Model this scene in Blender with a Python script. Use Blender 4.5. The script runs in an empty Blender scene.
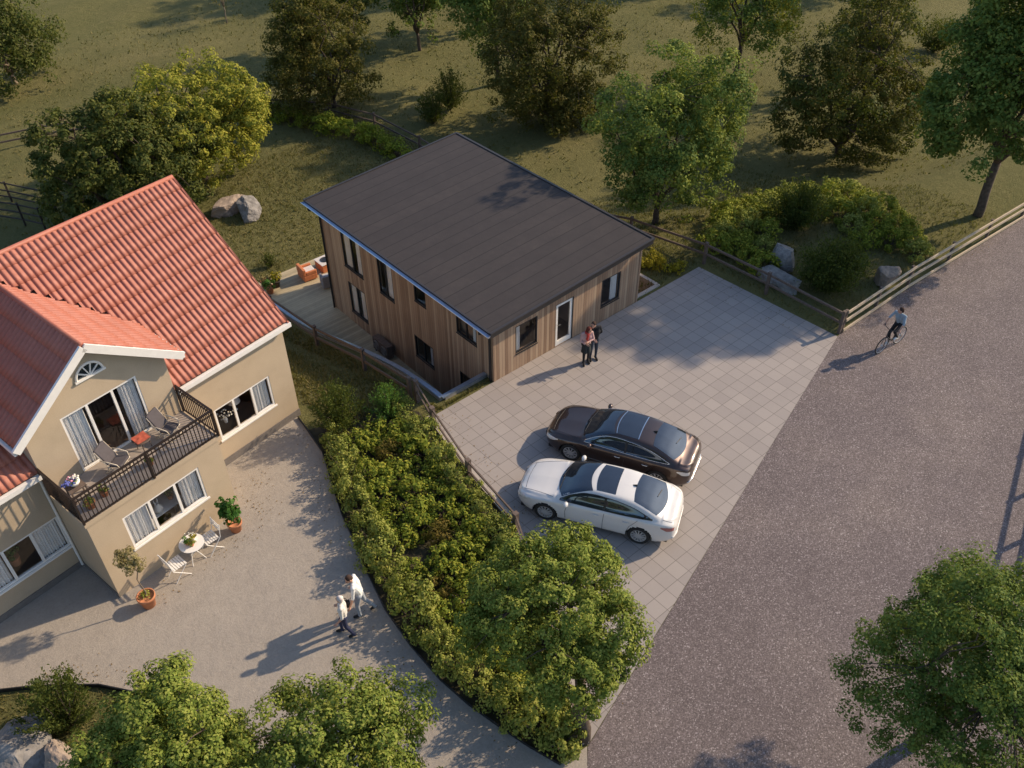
import bpy, bmesh, math, random
import numpy as np
from mathutils import Vector, Matrix, noise
R = math.radians
PI = math.pi
scene = bpy.context.scene
COL = scene.collection
random.seed(7)
rng = np.random.default_rng(7)

# ------------------------------------------------------------------ helpers
def ss(a, b, x):
    t = min(1, max(0, (x-a)/(b-a))); return t*t*(3-2*t)

class MB:
    """collects shapes into one mesh"""
    def __init__(s): s.v = []; s.f = []; s.mi = []
    def add(s, vs, fs, M=None, m=0):
        o = len(s.v)
        if M is not None: vs = [tuple(M @ Vector(v)) for v in vs]
        s.v += [tuple(v) for v in vs]; s.f += [tuple(i+o for i in f) for f in fs]; s.mi += [m]*len(fs)
        return s
    def box(s, a, b, M=None, m=0):
        x0, y0, z0 = a; x1, y1, z1 = b
        vs = [(x0,y0,z0),(x1,y0,z0),(x1,y1,z0),(x0,y1,z0),(x0,y0,z1),(x1,y0,z1),(x1,y1,z1),(x0,y1,z1)]
        return s.add(vs, [(0,3,2,1),(4,5,6,7),(0,1,5,4),(1,2,6,5),(2,3,7,6),(3,0,4,7)], M, m)
    def beam(s, p, q, w, h, M=None, m=0, up=(0,0,1)):
        p = Vector(p); q = Vector(q); d = (q-p); L = d.length; d.normalize()
        u = Vector(up)
        if abs(d.dot(u)) > .98: u = Vector((1,0,0))
        sd = d.cross(u).normalized(); u = sd.cross(d)
        vs = []
        for e in (p, q):
            for a, b in ((-1,-1),(1,-1),(1,1),(-1,1)): vs.append(tuple(e+sd*a*w/2+u*b*h/2))
        return s.add(vs, [(0,1,2,3),(7,6,5,4),(0,4,5,1),(1,5,6,2),(2,6,7,3),(3,7,4,0)], M, m)
    def tube(s, pts, r, n=8, M=None, m=0, close=False, cap=True):
        pts = [Vector(p) for p in pts]; k = len(pts)
        rs = r if isinstance(r, (list, tuple)) else [r]*k
        vs = []; fs = []; ref = None
        for i, p in enumerate(pts):
            if close: d = pts[(i+1) % k]-pts[i-1]
            else: d = pts[min(i+1, k-1)]-pts[max(i-1, 0)]
            d.normalize()
            if ref is None:
                ref = Vector((0,0,1)) if abs(d.z) < .9 else Vector((1,0,0))
            a = d.cross(ref)
            if a.length < 1e-4: a = d.cross(Vector((0,1,0)))
            a.normalize(); b = a.cross(d).normalized(); ref = b
            for j in range(n):
                t = 2*PI*j/n; vs.append(tuple(p+(a*math.cos(t)+b*math.sin(t))*rs[i]))
        for i in range(k if close else k-1):
            for j in range(n):
                i2 = (i+1) % k
                fs.append((i*n+j, i*n+(j+1) % n, i2*n+(j+1) % n, i2*n+j))
        if cap and not close:
            fs.append(tuple(range(n-1, -1, -1))); fs.append(tuple(range((k-1)*n, k*n)))
        return s.add(vs, fs, M, m)
    def lathe(s, prof, n=16, M=None, m=0, cap=True):
        vs = []; fs = []
        for r, z in prof:
            for j in range(n):
                t = 2*PI*j/n; vs.append((r*math.cos(t), r*math.sin(t), z))
        k = len(prof)
        for i in range(k-1):
            for j in range(n): fs.append((i*n+j, i*n+(j+1) % n, (i+1)*n+(j+1) % n, (i+1)*n+j))
        if cap and prof[0][0] > 1e-3: fs.append(tuple(range(n-1, -1, -1)))
        if cap and prof[-1][0] > 1e-3: fs.append(tuple(range((k-1)*n, k*n)))
        return s.add(vs, fs, M, m)
    def prism(s, poly, z0, z1, M=None, m=0):
        n = len(poly)
        vs = [(x, y, z0) for x, y in poly]+[(x, y, z1) for x, y in poly]
        fs = [tuple(range(n-1, -1, -1)), tuple(range(n, 2*n))]+[(i, (i+1) % n, n+(i+1) % n, n+i) for i in range(n)]
        return s.add(vs, fs, M, m)
    def ell(s, c, r, n=12, M=None, m=0):
        vs = []; fs = []; k = max(6, n//2+1)
        for i in range(k+1):
            a = PI*i/k
            for j in range(n):
                t = 2*PI*j/n
                vs.append((c[0]+r[0]*math.sin(a)*math.cos(t), c[1]+r[1]*math.sin(a)*math.sin(t), c[2]-r[2]*math.cos(a)))
        for i in range(k):
            for j in range(n): fs.append((i*n+j, i*n+(j+1) % n, (i+1)*n+(j+1) % n, (i+1)*n+j))
        return s.add(vs, fs, M, m)
    def build(s, name, mats, parent=None, smooth=False, M=None):
        me = bpy.data.meshes.new(name)
        me.from_pydata(s.v, [], s.f)
        if not isinstance(mats, (list, tuple)): mats = [mats]
        for q in mats: me.materials.append(q)
        if len(mats) > 1: me.polygons.foreach_set('material_index', s.mi)
        if smooth: me.polygons.foreach_set('use_smooth', [True]*len(me.polygons))
        me.update()
        return link(name, me, parent, M)

def link(name, me, parent=None, M=None):
    o = bpy.data.objects.new(name, me); COL.objects.link(o)
    if parent is not None: o.parent = parent
    if M is not None: o.matrix_local = M
    return o

def bevel(o, w=.01, seg=2, ang=35):
    """bevelled edges baked into the mesh"""
    bm = bmesh.new(); bm.from_mesh(o.data)
    bmesh.ops.remove_doubles(bm, verts=bm.verts, dist=1e-5)
    es = [e for e in bm.edges if len(e.link_faces) == 2 and e.calc_face_angle(0) > R(ang)]
    bmesh.ops.bevel(bm, geom=es, offset=w, segments=seg, affect='EDGES', profile=.5)
    bm.to_mesh(o.data); bm.free(); o.data.update()
    return o

def tag(o, label, cat, group=None):
    o['label'] = label; o['category'] = cat
    if group: o['group'] = group
    return o
def thing(name, label, cat, loc=(0,0,0), rz=0., group=None):
    o = bpy.data.objects.new(name, None); COL.objects.link(o)
    o.empty_display_size = .2
    o.location = loc; o.rotation_euler = (0, 0, rz)
    return tag(o, label, cat, group)
def dup(root, loc, rz=0., label=None, group=None, sc=1.):
    r = root.copy(); COL.objects.link(r); r.location = loc; r.rotation_euler = (0, 0, rz)
    r.scale = (sc, sc, sc) if not isinstance(sc, tuple) else sc
    if label: r['label'] = label
    if group: r['group'] = group
    for ch in list(root.children):
        c = ch.copy(); COL.objects.link(c); c.parent = r
        for g in list(ch.children):
            d = g.copy(); COL.objects.link(d); d.parent = c
    return r
def struct(o, kind='structure'):
    o['kind'] = kind; return o

# ------------------------------------------------------------------ materials
def new_mat(name):
    m = bpy.data.materials.new(name); m.use_nodes = True
    nt = m.node_tree; b = nt.nodes['Principled BSDF']
    return m, nt, b
class NT:
    def __init__(s, nt): s.nt = nt
    def n(s, t, ins=None, **kw):
        q = s.nt.nodes.new(t)
        for k, v in kw.items(): setattr(q, k, v)
        if ins:
            for k, v in ins.items():
                if isinstance(v, bpy.types.NodeSocket): s.nt.links.new(v, q.inputs[k])
                else: q.inputs[k].default_value = v
        return q
    def math(s, op, a, b=0., c=None):
        d = {0: a, 1: b}
        if c is not None: d[2] = c
        return s.n('ShaderNodeMath', d, operation=op).outputs[0]
    def ramp(s, fac, stops):
        q = s.n('ShaderNodeValToRGB', {0: fac}); e = q.color_ramp.elements
        while len(e) < len(stops): e.new(.5)
        for i, (p, c) in enumerate(stops): e[i].position = p; e[i].color = (*c, 1)
        return q.outputs[0]
    def mix(s, f, a, b, mode='MIX'):
        q = s.n('ShaderNodeMix', data_type='RGBA', blend_type=mode)
        for i, v in ((0, f), (6, a), (7, b)):
            if isinstance(v, bpy.types.NodeSocket): s.nt.links.new(v, q.inputs[i])
            else: q.inputs[i].default_value = v if not isinstance(v, tuple) or len(v) == 4 else (*v, 1)
        return q.outputs[2]
    def noise(s, vec, sc, det=4, rough=.55):
        return s.n('ShaderNodeTexNoise', {'Vector': vec, 'Scale': sc, 'Detail': det, 'Roughness': rough}).outputs[0]
    def bump(s, h, st=.3, dist=.02):
        return s.n('ShaderNodeBump', {'Height': h, 'Strength': st, 'Distance': dist}).outputs[0]
def objco(T): return T.n('ShaderNodeTexCoord').outputs['Object']

def plain(name, c, rough=.6, metal=0., var=.12, sc=6., spec=.5, bump=0., coat=0.):
    m, nt, b = new_mat(name); T = NT(nt); co = objco(T)
    f = T.noise(co, sc)
    lo = tuple(max(0, x*(1-var)) for x in c); hi = tuple(min(1, x*(1+var)) for x in c)
    nt.links.new(T.ramp(f, [(.3, lo), (.7, hi)]), b.inputs['Base Color'])
    b.inputs['Roughness'].default_value = rough; b.inputs['Metallic'].default_value = metal
    b.inputs['Specular IOR Level'].default_value = spec
    b.inputs['Coat Weight'].default_value = coat; b.inputs['Coat Roughness'].default_value = .03
    if bump: nt.links.new(T.bump(T.noise(co, sc*4), bump, .01), b.inputs['Normal'])
    return m

def leafmat(name, stops, trans=.3, rough=.7):
    m, nt, b = new_mat(name); T = NT(nt)
    g = T.n('ShaderNodeNewGeometry')
    col = T.ramp(g.outputs['Random Per Island'], stops)
    nt.links.new(col, b.inputs['Base Color']); b.inputs['Roughness'].default_value = rough
    b.inputs['Specular IOR Level'].default_value = .12
    tr = T.n('ShaderNodeBsdfTranslucent', {'Color': T.mix(.5, col, (.26, .30, .02))})
    mx = T.n('ShaderNodeMixShader', {0: trans, 1: b.outputs[0], 2: tr.outputs[0]})
    nt.links.new(mx.outputs[0], nt.nodes['Material Output'].inputs[0])
    return m

def stucco():
    m, nt, b = new_mat('stucco'); T = NT(nt); co = objco(T)
    f = T.noise(co, 1.2, 6, .6); f2 = T.noise(co, 40, 3)
    c = T.ramp(f, [(.3, (0.424, 0.334, 0.228)), (.5, (0.477, 0.376, 0.260)), (.72, (0.514, 0.408, 0.281))])
    c = T.mix(.25, c, T.ramp(f2, [(.35, (0.350, 0.276, 0.191)), (.65, (0.551, 0.445, 0.318))]))
    nt.links.new(c, b.inputs['Base Color']); b.inputs['Roughness'].default_value = .9
    nt.links.new(T.bump(f2, .25, .01), b.inputs['Normal']); return m

def planks(name, stops, w=.13, rough=.7):
    m, nt, b = new_mat(name); T = NT(nt); co = objco(T)
    sp = T.n('ShaderNodeSeparateXYZ', {0: co})
    u = T.math('DIVIDE', T.math('ADD', sp.outputs[0], sp.outputs[1]), w)
    fl = T.math('FLOOR', u); fr = T.math('FRACT', u)
    wn = T.n('ShaderNodeTexWhiteNoise', {'W': fl}, noise_dimensions='1D').outputs[0]
    sc = T.n('ShaderNodeMapping', {'Vector': co, 'Scale': (14, 14, .9)}).outputs[0]
    gr = T.noise(sc, 2.2, 6, .65)
    big = T.noise(co, .5, 3)
    v = T.math('ADD', T.math('MULTIPLY', wn, .45), T.math('ADD', T.math('MULTIPLY', gr, .35), T.math('MULTIPLY', big, .25)))
    c = T.ramp(v, stops)
    gap = T.math('MINIMUM', fr, T.math('SUBTRACT', 1., fr))
    gm = T.n('ShaderNodeMapRange', {0: gap, 1: .0, 2: .07, 3: 0., 4: 1.}).outputs[0]
    c = T.mix(gm, (.06, .042, .03), c)
    nt.links.new(c, b.inputs['Base Color']); b.inputs['Roughness'].default_value = rough
    nt.links.new(T.bump(gm, .6, .015), b.inputs['Normal']); return m

def boards(name, stops, w=.14, axis=1):
    m, nt, b = new_mat(name); T = NT(nt); co = objco(T)
    sp = T.n('ShaderNodeSeparateXYZ', {0: co})
    u = T.math('DIVIDE', sp.outputs[axis], w)
    wn = T.n('ShaderNodeTexWhiteNoise', {'W': T.math('FLOOR', u)}, noise_dimensions='1D').outputs[0]
    fr = T.math('FRACT', u); gr = T.noise(co, 5, 6)
    c = T.ramp(T.math('ADD', T.math('MULTIPLY', wn, .5), T.math('MULTIPLY', gr, .5)), stops)
    gm = T.n('ShaderNodeMapRange', {0: fr, 1: .0, 2: .06, 3: 0., 4: 1.}).outputs[0]
    c = T.mix(gm, (.03, .025, .02), c)
    nt.links.new(c, b.inputs['Base Color']); b.inputs['Roughness'].default_value = .75
    return m

def asphalt():
    m, nt, b = new_mat('asphalt_chips'); T = NT(nt); co = objco(T)
    v = T.n('ShaderNodeTexVoronoi', {'Vector': co, 'Scale': 36.}).outputs['Color']
    s = T.n('ShaderNodeSeparateColor', {0: v}).outputs[0]
    c = T.ramp(s, [(.0, (0.082, 0.069, 0.062)), (.45, (0.150, 0.122, 0.114)), (.8, (0.207, 0.174, 0.161)), (.94, (0.280, 0.241, 0.224)), (1., (0.481, 0.434, 0.410))])
    big = T.noise(co, .22, 5, .6); mid = T.noise(co, 1.6, 5)
    c = T.mix(.24, c, T.ramp(mid, [(.3, (0.135, 0.111, 0.101)), (.7, (0.221, 0.187, 0.173))]), 'MIX')
    c = T.mix(1., c, T.ramp(big, [(.3, (0.732, 0.703, 0.755)), (.5, (0.867, 0.841, 0.887)), (.7, (1.06, 1.03, 1.03))]), 'MULTIPLY')
    nt.links.new(c, b.inputs['Base Color']); b.inputs['Roughness'].default_value = .9
    nt.links.new(T.bump(s, .5, .02), b.inputs['Normal']); return m

def concrete():
    m, nt, b = new_mat('rough_concrete'); T = NT(nt); co = objco(T)
    f = T.noise(co, .5, 6, .65); f2 = T.noise(co, 2.6, 9, .78); f3 = T.noise(co, 16, 5, .75)
    c = T.ramp(f, [(.3, (0.282, 0.246, 0.207)), (.5, (0.332, 0.290, 0.242)), (.7, (0.374, 0.325, 0.265))])
    c = T.mix(.5, c, T.ramp(f2, [(.32, (0.241, 0.210, 0.178)), (.5, (0.336, 0.295, 0.247)), (.7, (0.416, 0.363, 0.303))]))
    vo = T.n('ShaderNodeTexVoronoi', {'Vector': co, 'Scale': 11.}).outputs['Distance']; pm = T.n('ShaderNodeMapRange', {0: T.noise(co, 1.1, 5, .7), 1: .5, 2: .62, 3: 0., 4: .55}).outputs[0]
    c = T.mix(T.math('MULTIPLY', pm, T.n('ShaderNodeMapRange', {0: vo, 1: .05, 2: .3, 3: 1., 4: 0.}).outputs[0]), c, (0.148, 0.131, 0.113))
    c = T.mix(.3, c, T.ramp(f3, [(.3, (0.219, 0.194, 0.163)), (.6, (0.374, 0.328, 0.279)), (.75, (0.445, 0.388, 0.325))]))
    nt.links.new(c, b.inputs['Base Color']); b.inputs['Roughness'].default_value = .9
    nt.links.new(T.bump(T.math('ADD', f2, T.math('MULTIPLY', f3, .25)), .55, .06), b.inputs['Normal']); return m

def pavers():
    m, nt, b = new_mat('paving_slabs'); T = NT(nt); co = T.n('ShaderNodeMapping', {'Vector': objco(T), 'Location': (2.07+4.74*4, .34+4.74*4, 0)}).outputs[0]
    br = T.n('ShaderNodeTexBrick', {'Vector': co, 'Color1': (0,0,0,1), 'Color2': (1,1,1,1), 'Mortar': (.5,.5,.5,1), 'Scale': 1., 'Mortar Size': .009, 'Mortar Smooth': .2, 'Bias': 0., 'Brick Width': .474, 'Row Height': .474})
    br.offset = 0; br.squash = 1
    s = T.n('ShaderNodeSeparateColor', {0: br.outputs[0]}).outputs[0]
    n1 = T.noise(co, .6, 5); n2 = T.noise(co, 12, 5, .7)
    v = T.math('ADD', T.math('MULTIPLY', s, .35), T.math('ADD', T.math('MULTIPLY', n1, .4), T.math('MULTIPLY', n2, .25)))
    c = T.ramp(v, [(.25, (0.284, 0.250, 0.230)), (.5, (0.316, 0.279, 0.254)), (.75, (0.348, 0.307, 0.277))])
    c = T.mix(br.outputs[1], c, (0.160, 0.137, 0.121))
    nt.links.new(c, b.inputs['Base Color']); b.inputs['Roughness'].default_value = .8
    nt.links.new(T.bump(br.outputs[1], -.4, .01), b.inputs['Normal']); return m

def meadow():
    m, nt, b = new_mat('meadow_grass'); T = NT(nt); co = objco(T)
    st = T.n('ShaderNodeMapping', {'Vector': co, 'Scale': (.5, 1.3, 1)}).outputs[0]
    f = T.noise(st, .16, 8, .62); f2 = T.noise(co, 2.2, 8, .75); f3 = T.noise(co, 14, 4, .7)
    c = T.ramp(f, [(.33, (0.097, 0.104, 0.035)), (.47, (0.143, 0.137, 0.053)), (.58, (0.188, 0.167, 0.067)), (.72, (0.247, 0.207, 0.094))])
    c = T.mix(.45, c, T.ramp(f2, [(.3, (0.070, 0.079, 0.025)), (.55, (0.148, 0.140, 0.053)), (.75, (0.262, 0.219, 0.102))]))
    c = T.mix(.3, c, T.ramp(f3, [(.3, (0.057, 0.066, 0.024)), (.7, (0.229, 0.200, 0.085))]))
    nt.links.new(c, b.inputs['Base Color']); b.inputs['Roughness'].default_value = 1.
    b.inputs['Specular IOR Level'].default_value = .1
    nt.links.new(T.bump(T.math('ADD', f2, T.math('MULTIPLY', f3, .6)), 1., .12), b.inputs['Normal']); return m

def rooffelt():
    m, nt, b = new_mat('roof_felt'); T = NT(nt); co = T.n('ShaderNodeMapping', {'Vector': objco(T), 'Location': (14., .1, 0)}).outputs[0]
    br = T.n('ShaderNodeTexBrick', {'Vector': co, 'Color1': (0,0,0,1), 'Color2': (1,1,1,1), 'Mortar': (.5,.5,.5,1), 'Scale': 1., 'Mortar Size': .02, 'Mortar Smooth': .1, 'Bias': 0., 'Brick Width': 90., 'Row Height': .57})
    br.offset = .37
    s = T.n('ShaderNodeSeparateColor', {0: br.outputs[0]}).outputs[0]
    n1 = T.noise(co, 1.3, 7, .78); n2 = T.noise(co, 25, 3)
    v = T.math('ADD', T.math('MULTIPLY', s, .12), T.math('ADD', T.math('MULTIPLY', n1, .68), T.math('MULTIPLY', n2, .2)))
    c = T.ramp(v, [(.25, (0.025, 0.020, 0.020)), (.5, (0.036, 0.029, 0.028)), (.75, (0.053, 0.042, 0.038))])
    c = T.mix(br.outputs[1], c, (0.013, 0.011, 0.010))
    nt.links.new(c, b.inputs['Base Color']); b.inputs['Roughness'].default_value = .8
    nt.links.new(T.bump(br.outputs[1], -.5, .01), b.inputs['Normal']); return m

def tilemat():
    m, nt, b = new_mat('clay_tiles'); T = NT(nt); co = objco(T)
    n1 = T.noise(co, .9, 6, .7); n2 = T.noise(co, 6, 6, .75)
    c = T.ramp(T.math('ADD', T.math('MULTIPLY', n1, .5), T.math('MULTIPLY', n2, .5)), [(.28, (.29, .09, .056)), (.5, (.37, .124, .08)), (.72, (.445, .165, .11))])
    nt.links.new(c, b.inputs['Base Color']); b.inputs['Roughness'].default_value = .6
    return m

def glass(name, tint=(.02, .025, .03), refl=.10, see=.75):
    m, nt, b = new_mat(name); T = NT(nt)
    gl = T.n('ShaderNodeBsdfGlossy', {'Color': (1,1,1,1), 'Roughness': .02})
    tr = T.n('ShaderNodeBsdfTransparent', {'Color': (see, see, see, 1)})
    fc = T.n('ShaderNodeLayerWeight', {0: .5}).outputs['Facing']
    f = T.math('ADD', T.math('MULTIPLY', T.math('POWER', fc, 4.), .6), .05)
    mx = T.n('ShaderNodeMixShader', {0: f, 1: tr.outputs[0], 2: gl.outputs[0]})
    nt.links.new(mx.outputs[0], nt.nodes['Material Output'].inputs[0]); return m

def carpaint(name, c, flake=0.):
    m, nt, b = new_mat(name); T = NT(nt); co = objco(T)
    f = T.noise(co, 1.5, 3)
    nt.links.new(T.ramp(f, [(.3, tuple(x*.96 for x in c)), (.7, tuple(min(1, x*1.03) for x in c))]), b.inputs['Base Color'])
    b.inputs['Roughness'].default_value = .32; b.inputs['Metallic'].default_value = flake
    b.inputs['Coat Weight'].default_value = 1.; b.inputs['Coat Roughness'].default_value = .03
    return m

M = {}
M['stucco'] = stucco()
M['plinth'] = plain('dark_plinth', (.17, .15, .135), .9, bump=.3, sc=10)
M['white'] = plain('white_trim', (.80, .77, .72), .5, var=.04)
M['tile'] = tilemat(); M['dark_tile'] = plain('dark_tile', (.19, .055, .036), .9)  # darker red-brown on the course risers and the sheet under the dormer tiles
M['wood_wall'] = planks('timber_cladding', [(.22, (.20, .120, .074)), (.5, (.32, .210, .136)), (.75, (.42, .30, .20)), (1., (.50, .385, .27))])
M['felt'] = rooffelt()
M['black'] = plain('black_metal', (.018, .018, .02), .45)
M['fascia'] = plain('dark_fascia', (.030, .026, .025), .5)
M['zinc'] = plain('zinc_gutter', (.42, .50, .62), .28, .9, var=.08)
M['bronze'] = plain('bronze_rail', (.032, .022, .018), .45, .3)
M['glass'] = glass('window_glass', see=.95)
M['curtain'] = plain('grey_curtain', (.80, .79, .77), .9, var=.06, sc=3)
M['room'] = plain('room_wall', (.34, .23, .15), .9, sc=2)
M['roomfloor'] = plain('room_floor', (.24, .14, .075), .6, sc=3)
M['concrete'] = concrete(); M['asphalt'] = asphalt(); M['pavers'] = pavers(); M['meadow'] = meadow()
M['kerb'] = plain('kerb_stone', (.40, .35, .30), .85, sc=5, bump=.2)
M['soil'] = plain('bed_soil', (.05, .042, .022), 1., var=.5, sc=3, bump=.6)
M['steel_edge'] = plain('steel_edging', (.03, .03, .032), .5, .5)
M['deck'] = boards('deck_boards', [(.25, (.33, .275, .175)), (.5, (.41, .34, .215)), (.75, (.47, .39, .25))], .14, 1)
M['capstone'] = plain('cap_metal', (.42, .50, .62), .3, .8, var=.1)
M['retain'] = plain('retaining_concrete', (.26, .24, .22), .9, sc=3)
M['fence_brown'] = plain('fence_timber', (.125, .09, .07), .8, var=.25, sc=9)
M['fence_light'] = plain('pale_timber', (.50, .40, .28), .8, var=.15, sc=9)
M['fence_dark'] = plain('dark_timber', (.045, .034, .028), .8, var=.25, sc=9)
M['bark'] = plain('bark', (.085, .062, .045), .95, var=.4, sc=8, bump=.6)
M['bark_pale'] = plain('pale_bark', (.20, .155, .11), .95, var=.3, sc=8, bump=.6)
M['terra'] = plain('terracotta', (.50, .20, .095), .8, var=.15, sc=8)
M['rock'] = plain('pale_rock', (.30, .235, .185), .95, var=.35, sc=3.5, bump=.9)
M['rock_grey'] = plain('grey_rock', (.22, .205, .19), .95, var=.4, sc=3.5, bump=.9)
M['cushion'] = plain('grey_cushion', (.085, .075, .08), .95, var=.1)
M['cream'] = plain('cream_paint', (.62, .54, .42), .5)
M['skin'] = plain('skin', (.52, .29, .20), .6, var=.05)
M['tyre'] = plain('tyre_rubber', (.018, .018, .018), .8)
M['alloy'] = plain('alloy_rim', (.62, .61, .60), .35, .45, var=.05)
M['chrome'] = plain('chrome_trim', (.75, .74, .72), .15, 1., var=.02)
M['redlamp'] = plain('red_lens', (.34, .10, .09), .12, var=.1, coat=1.)
M['clearlamp'] = plain('clear_lens', (.62, .60, .56), .12, var=.15, coat=1., sc=12)
M['carglass'] = plain('tinted_glass', (.085, .105, .13), .04, .75, var=.05)
M['carwhite'] = carpaint('white_paint', (.66, .645, .62))
M['cardark'] = carpaint('dark_brown_paint', (.062, .040, .033), .65)
def cloth(n, c): M[n] = plain(n, c, .9, var=.1, sc=12)
cloth('white_shirt', (.72, .72, .70)); cloth('pale_jeans', (.33, .36, .40)); cloth('navy', (.022, .028, .07)); cloth('blouse', (.66, .63, .58))
cloth('black_cloth', (.014, .014, .016)); cloth('dark_jeans', (.035, .045, .065)); cloth('pink_knit', (.52, .33, .30)); cloth('red_scarf', (.50, .05, .035))
cloth('blue_shirt', (.27, .34, .40)); cloth('shoe', (.02, .018, .018)); cloth('white_shoe', (.6, .6, .58)); cloth('skirt', (.025, .03, .03))
cloth('hair_brown', (.045, .022, .014)); cloth('hair_white', (.62, .56, .53)); cloth('hair_red', (.14, .03, .018)); cloth('leather', (.03, .02, .016))
cloth('orange_fabric', (.55, .19, .08)); cloth('pale_fabric', (.62, .58, .55)); cloth('grey_fabric', (.22, .21, .22)); cloth('lip', (.30, .08, .06)); cloth('red_cloth', (.42, .09, .05))
cloth('petal_pink', (.72, .32, .40)); cloth('petal_white', (.80, .76, .66)); cloth('petal_blue', (.12, .14, .42))
# foliage
def L(n, d, mid, hi, **k): M[n] = leafmat(n, [(0, d), (.5, mid), (1, hi)], **k)
L('leaf_fresh', (.103, .149, .024), (.192, .245, .042), (.338, .350, .077), trans=.26)
L('leaf_olive', (.158, .189, .025), (.297, .297, .041), (.455, .405, .069), trans=.34)
L('leaf_dark', (.040, .061, .013), (.073, .090, .020), (.138, .138, .033), trans=.22)
L('leaf_brown', (.053, .059, .012), (.092, .087, .019), (.161, .132, .032), trans=.24)
L('leaf_deep', (.065, .120, .028), (.120, .181, .039), (.213, .253, .059), trans=.32)
L('leaf_shrub', (.145, .185, .034), (.265, .295, .060), (.40, .385, .095), trans=.30)
L('leaf_laurel', (.095, .146, .018), (.198, .238, .029), (.373, .356, .047), trans=.26)
L('leaf_hedge', (.125, .188, .020), (.237, .300, .033), (.375, .388, .053), trans=.34)
L('leaf_rust', (.095, .085, .018), (.16, .125, .028), (.24, .17, .038), trans=.28)
L('leaf_yellow', (.18, .17, .014), (.32, .275, .022), (.44, .34, .034), trans=.32)
L('leaf_green', (.045, .125, .024), (.085, .195, .036), (.14, .26, .056), trans=.32)
L('leaf_spiky', (.032, .052, .012), (.060, .084, .018), (.112, .124, .030), trans=.24)
L('leaf_grey', (.15, .135, .055), (.26, .22, .095), (.37, .30, .14), trans=.24)
L('leaf_fig', (.025, .085, .014), (.045, .125, .020), (.085, .18, .032), trans=.22, rough=.45)
L('blade', (.085, .082, .026), (.14, .12, .044), (.22, .175, .078), trans=.25)
L('litter', (.10, .06, .025), (.20, .12, .045), (.30, .20, .07), trans=.1)
# ------------------------------------------------------------------ camera, light, sky
cam_d = bpy.data.cameras.new('camera'); cam = bpy.data.objects.new('camera', cam_d); COL.objects.link(cam)
RT = Vector((0.7555590, -0.6550561, -0.0056601)); UP = Vector((0.4326318, 0.4924837, 0.7551748)); FW = Vector((0.4918946, 0.5730282, -0.6554986))
cam.matrix_world = Matrix(((RT.x, UP.x, -FW.x, -14.90502), (RT.y, UP.y, -FW.y, -18.32992), (RT.z, UP.z, -FW.z, 20.4), (0, 0, 0, 1)))
cam_d.sensor_width = 36; cam_d.lens = 891.589/1024*36; cam_d.clip_end = 9000; cam_d.clip_start = .2
scene.camera = cam
SUN_EL = R(30.6); SUN_AZ = math.atan2(2.87, -.79)     # direction to the sun, from +Y towards +X
sd = Vector((math.sin(SUN_AZ)*math.cos(SUN_EL), math.cos(SUN_AZ)*math.cos(SUN_EL), math.sin(SUN_EL)))
sun_d = bpy.data.lights.new('sun', 'SUN'); sun = bpy.data.objects.new('sun', sun_d); COL.objects.link(sun)
sun_d.energy = 3.6; sun_d.angle = R(.9); sun_d.color = (1, .80, .57)
sun.rotation_euler = (-sd).to_track_quat('-Z', 'Y').to_euler(); sun.location = (30, -10, 40)
w = bpy.data.worlds.new('World'); scene.world = w; w.use_nodes = True
wt = w.node_tree; bg = wt.nodes['Background']
sky = wt.nodes.new('ShaderNodeTexSky'); sky.sky_type = 'NISHITA'; sky.sun_disc = False
sky.sun_elevation = SUN_EL; sky.sun_rotation = SUN_AZ; sky.ozone_density = 2.2
wt.links.new(sky.outputs[0], bg.inputs[0]); bg.inputs[1].default_value = .125
scene.view_settings.view_transform = 'Standard'; scene.view_settings.look = 'None'
scene.view_settings.exposure = .60; scene.view_settings.gamma = 1
try:
    scene.cycles.max_bounces = 6; scene.cycles.transparent_max_bounces = 12
    scene.cycles.sample_clamp_indirect = 4
except Exception: pass

# ------------------------------------------------------------------ ground
def T0(x, y):
    s = y+.45*max(0, x-11.5)*ss(-6.2, 0, y)
    if x < -3: s -= 3*ss(-3, -5, x)
    return -2.75*ss(.5, 13, s)
def T(x, y):
    z = T0(x, y)
    s = y+.45*max(0, x-11.5)*ss(-6.2, 0, y)
    k = ss(14, 24, s) if x < 9 else ss(2, 14, s)
    if k > 0 and abs(x) < 200 and abs(y) < 200: z += k*.35*(noise.noise((x*.11, y*.11, 3))+.4*noise.noise((x*.3, y*.3, 9)))
    return z
xs = sorted(set([-4000, -900, -250, -120, -80] + list(np.arange(-60, 100.1, 1.)) + [-1.95, 7.25, 8.75, 130, 200, 400, 1200, 4000]))
ys = sorted(set([-4000, -900, -250, -120, -80] + list(np.arange(-60, 110.1, 1.)) + [.45, .25, 14.8, 5.2, 130, 200, 400, 1200, 4000]))
vs = [(x, y, T(x, y)) for y in ys for x in xs]; fs = []
nx = len(xs)
for j in range(len(ys)-1):
    for i in range(nx-1):
        cx = (xs[i]+xs[i+1])/2; cy = (ys[j]+ys[j+1])/2
        if -1.95 < cx < 7.25 and .45 < cy < 14.8: continue
        if 7.25 < cx < 8.75 and .25 < cy < 5.2: continue
        if -1.95 < cx < 7.25 and .25 < cy < .45 and cx > 0: continue
        a = j*nx+i; fs.append((a, a+1, a+nx+1, a+nx))
me = bpy.data.meshes.new('terrain'); me.from_pydata(vs, [], fs); me.materials.append(M['meadow'])
me.polygons.foreach_set('use_smooth', [True]*len(fs))
struct(link('terrain', me))

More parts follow.
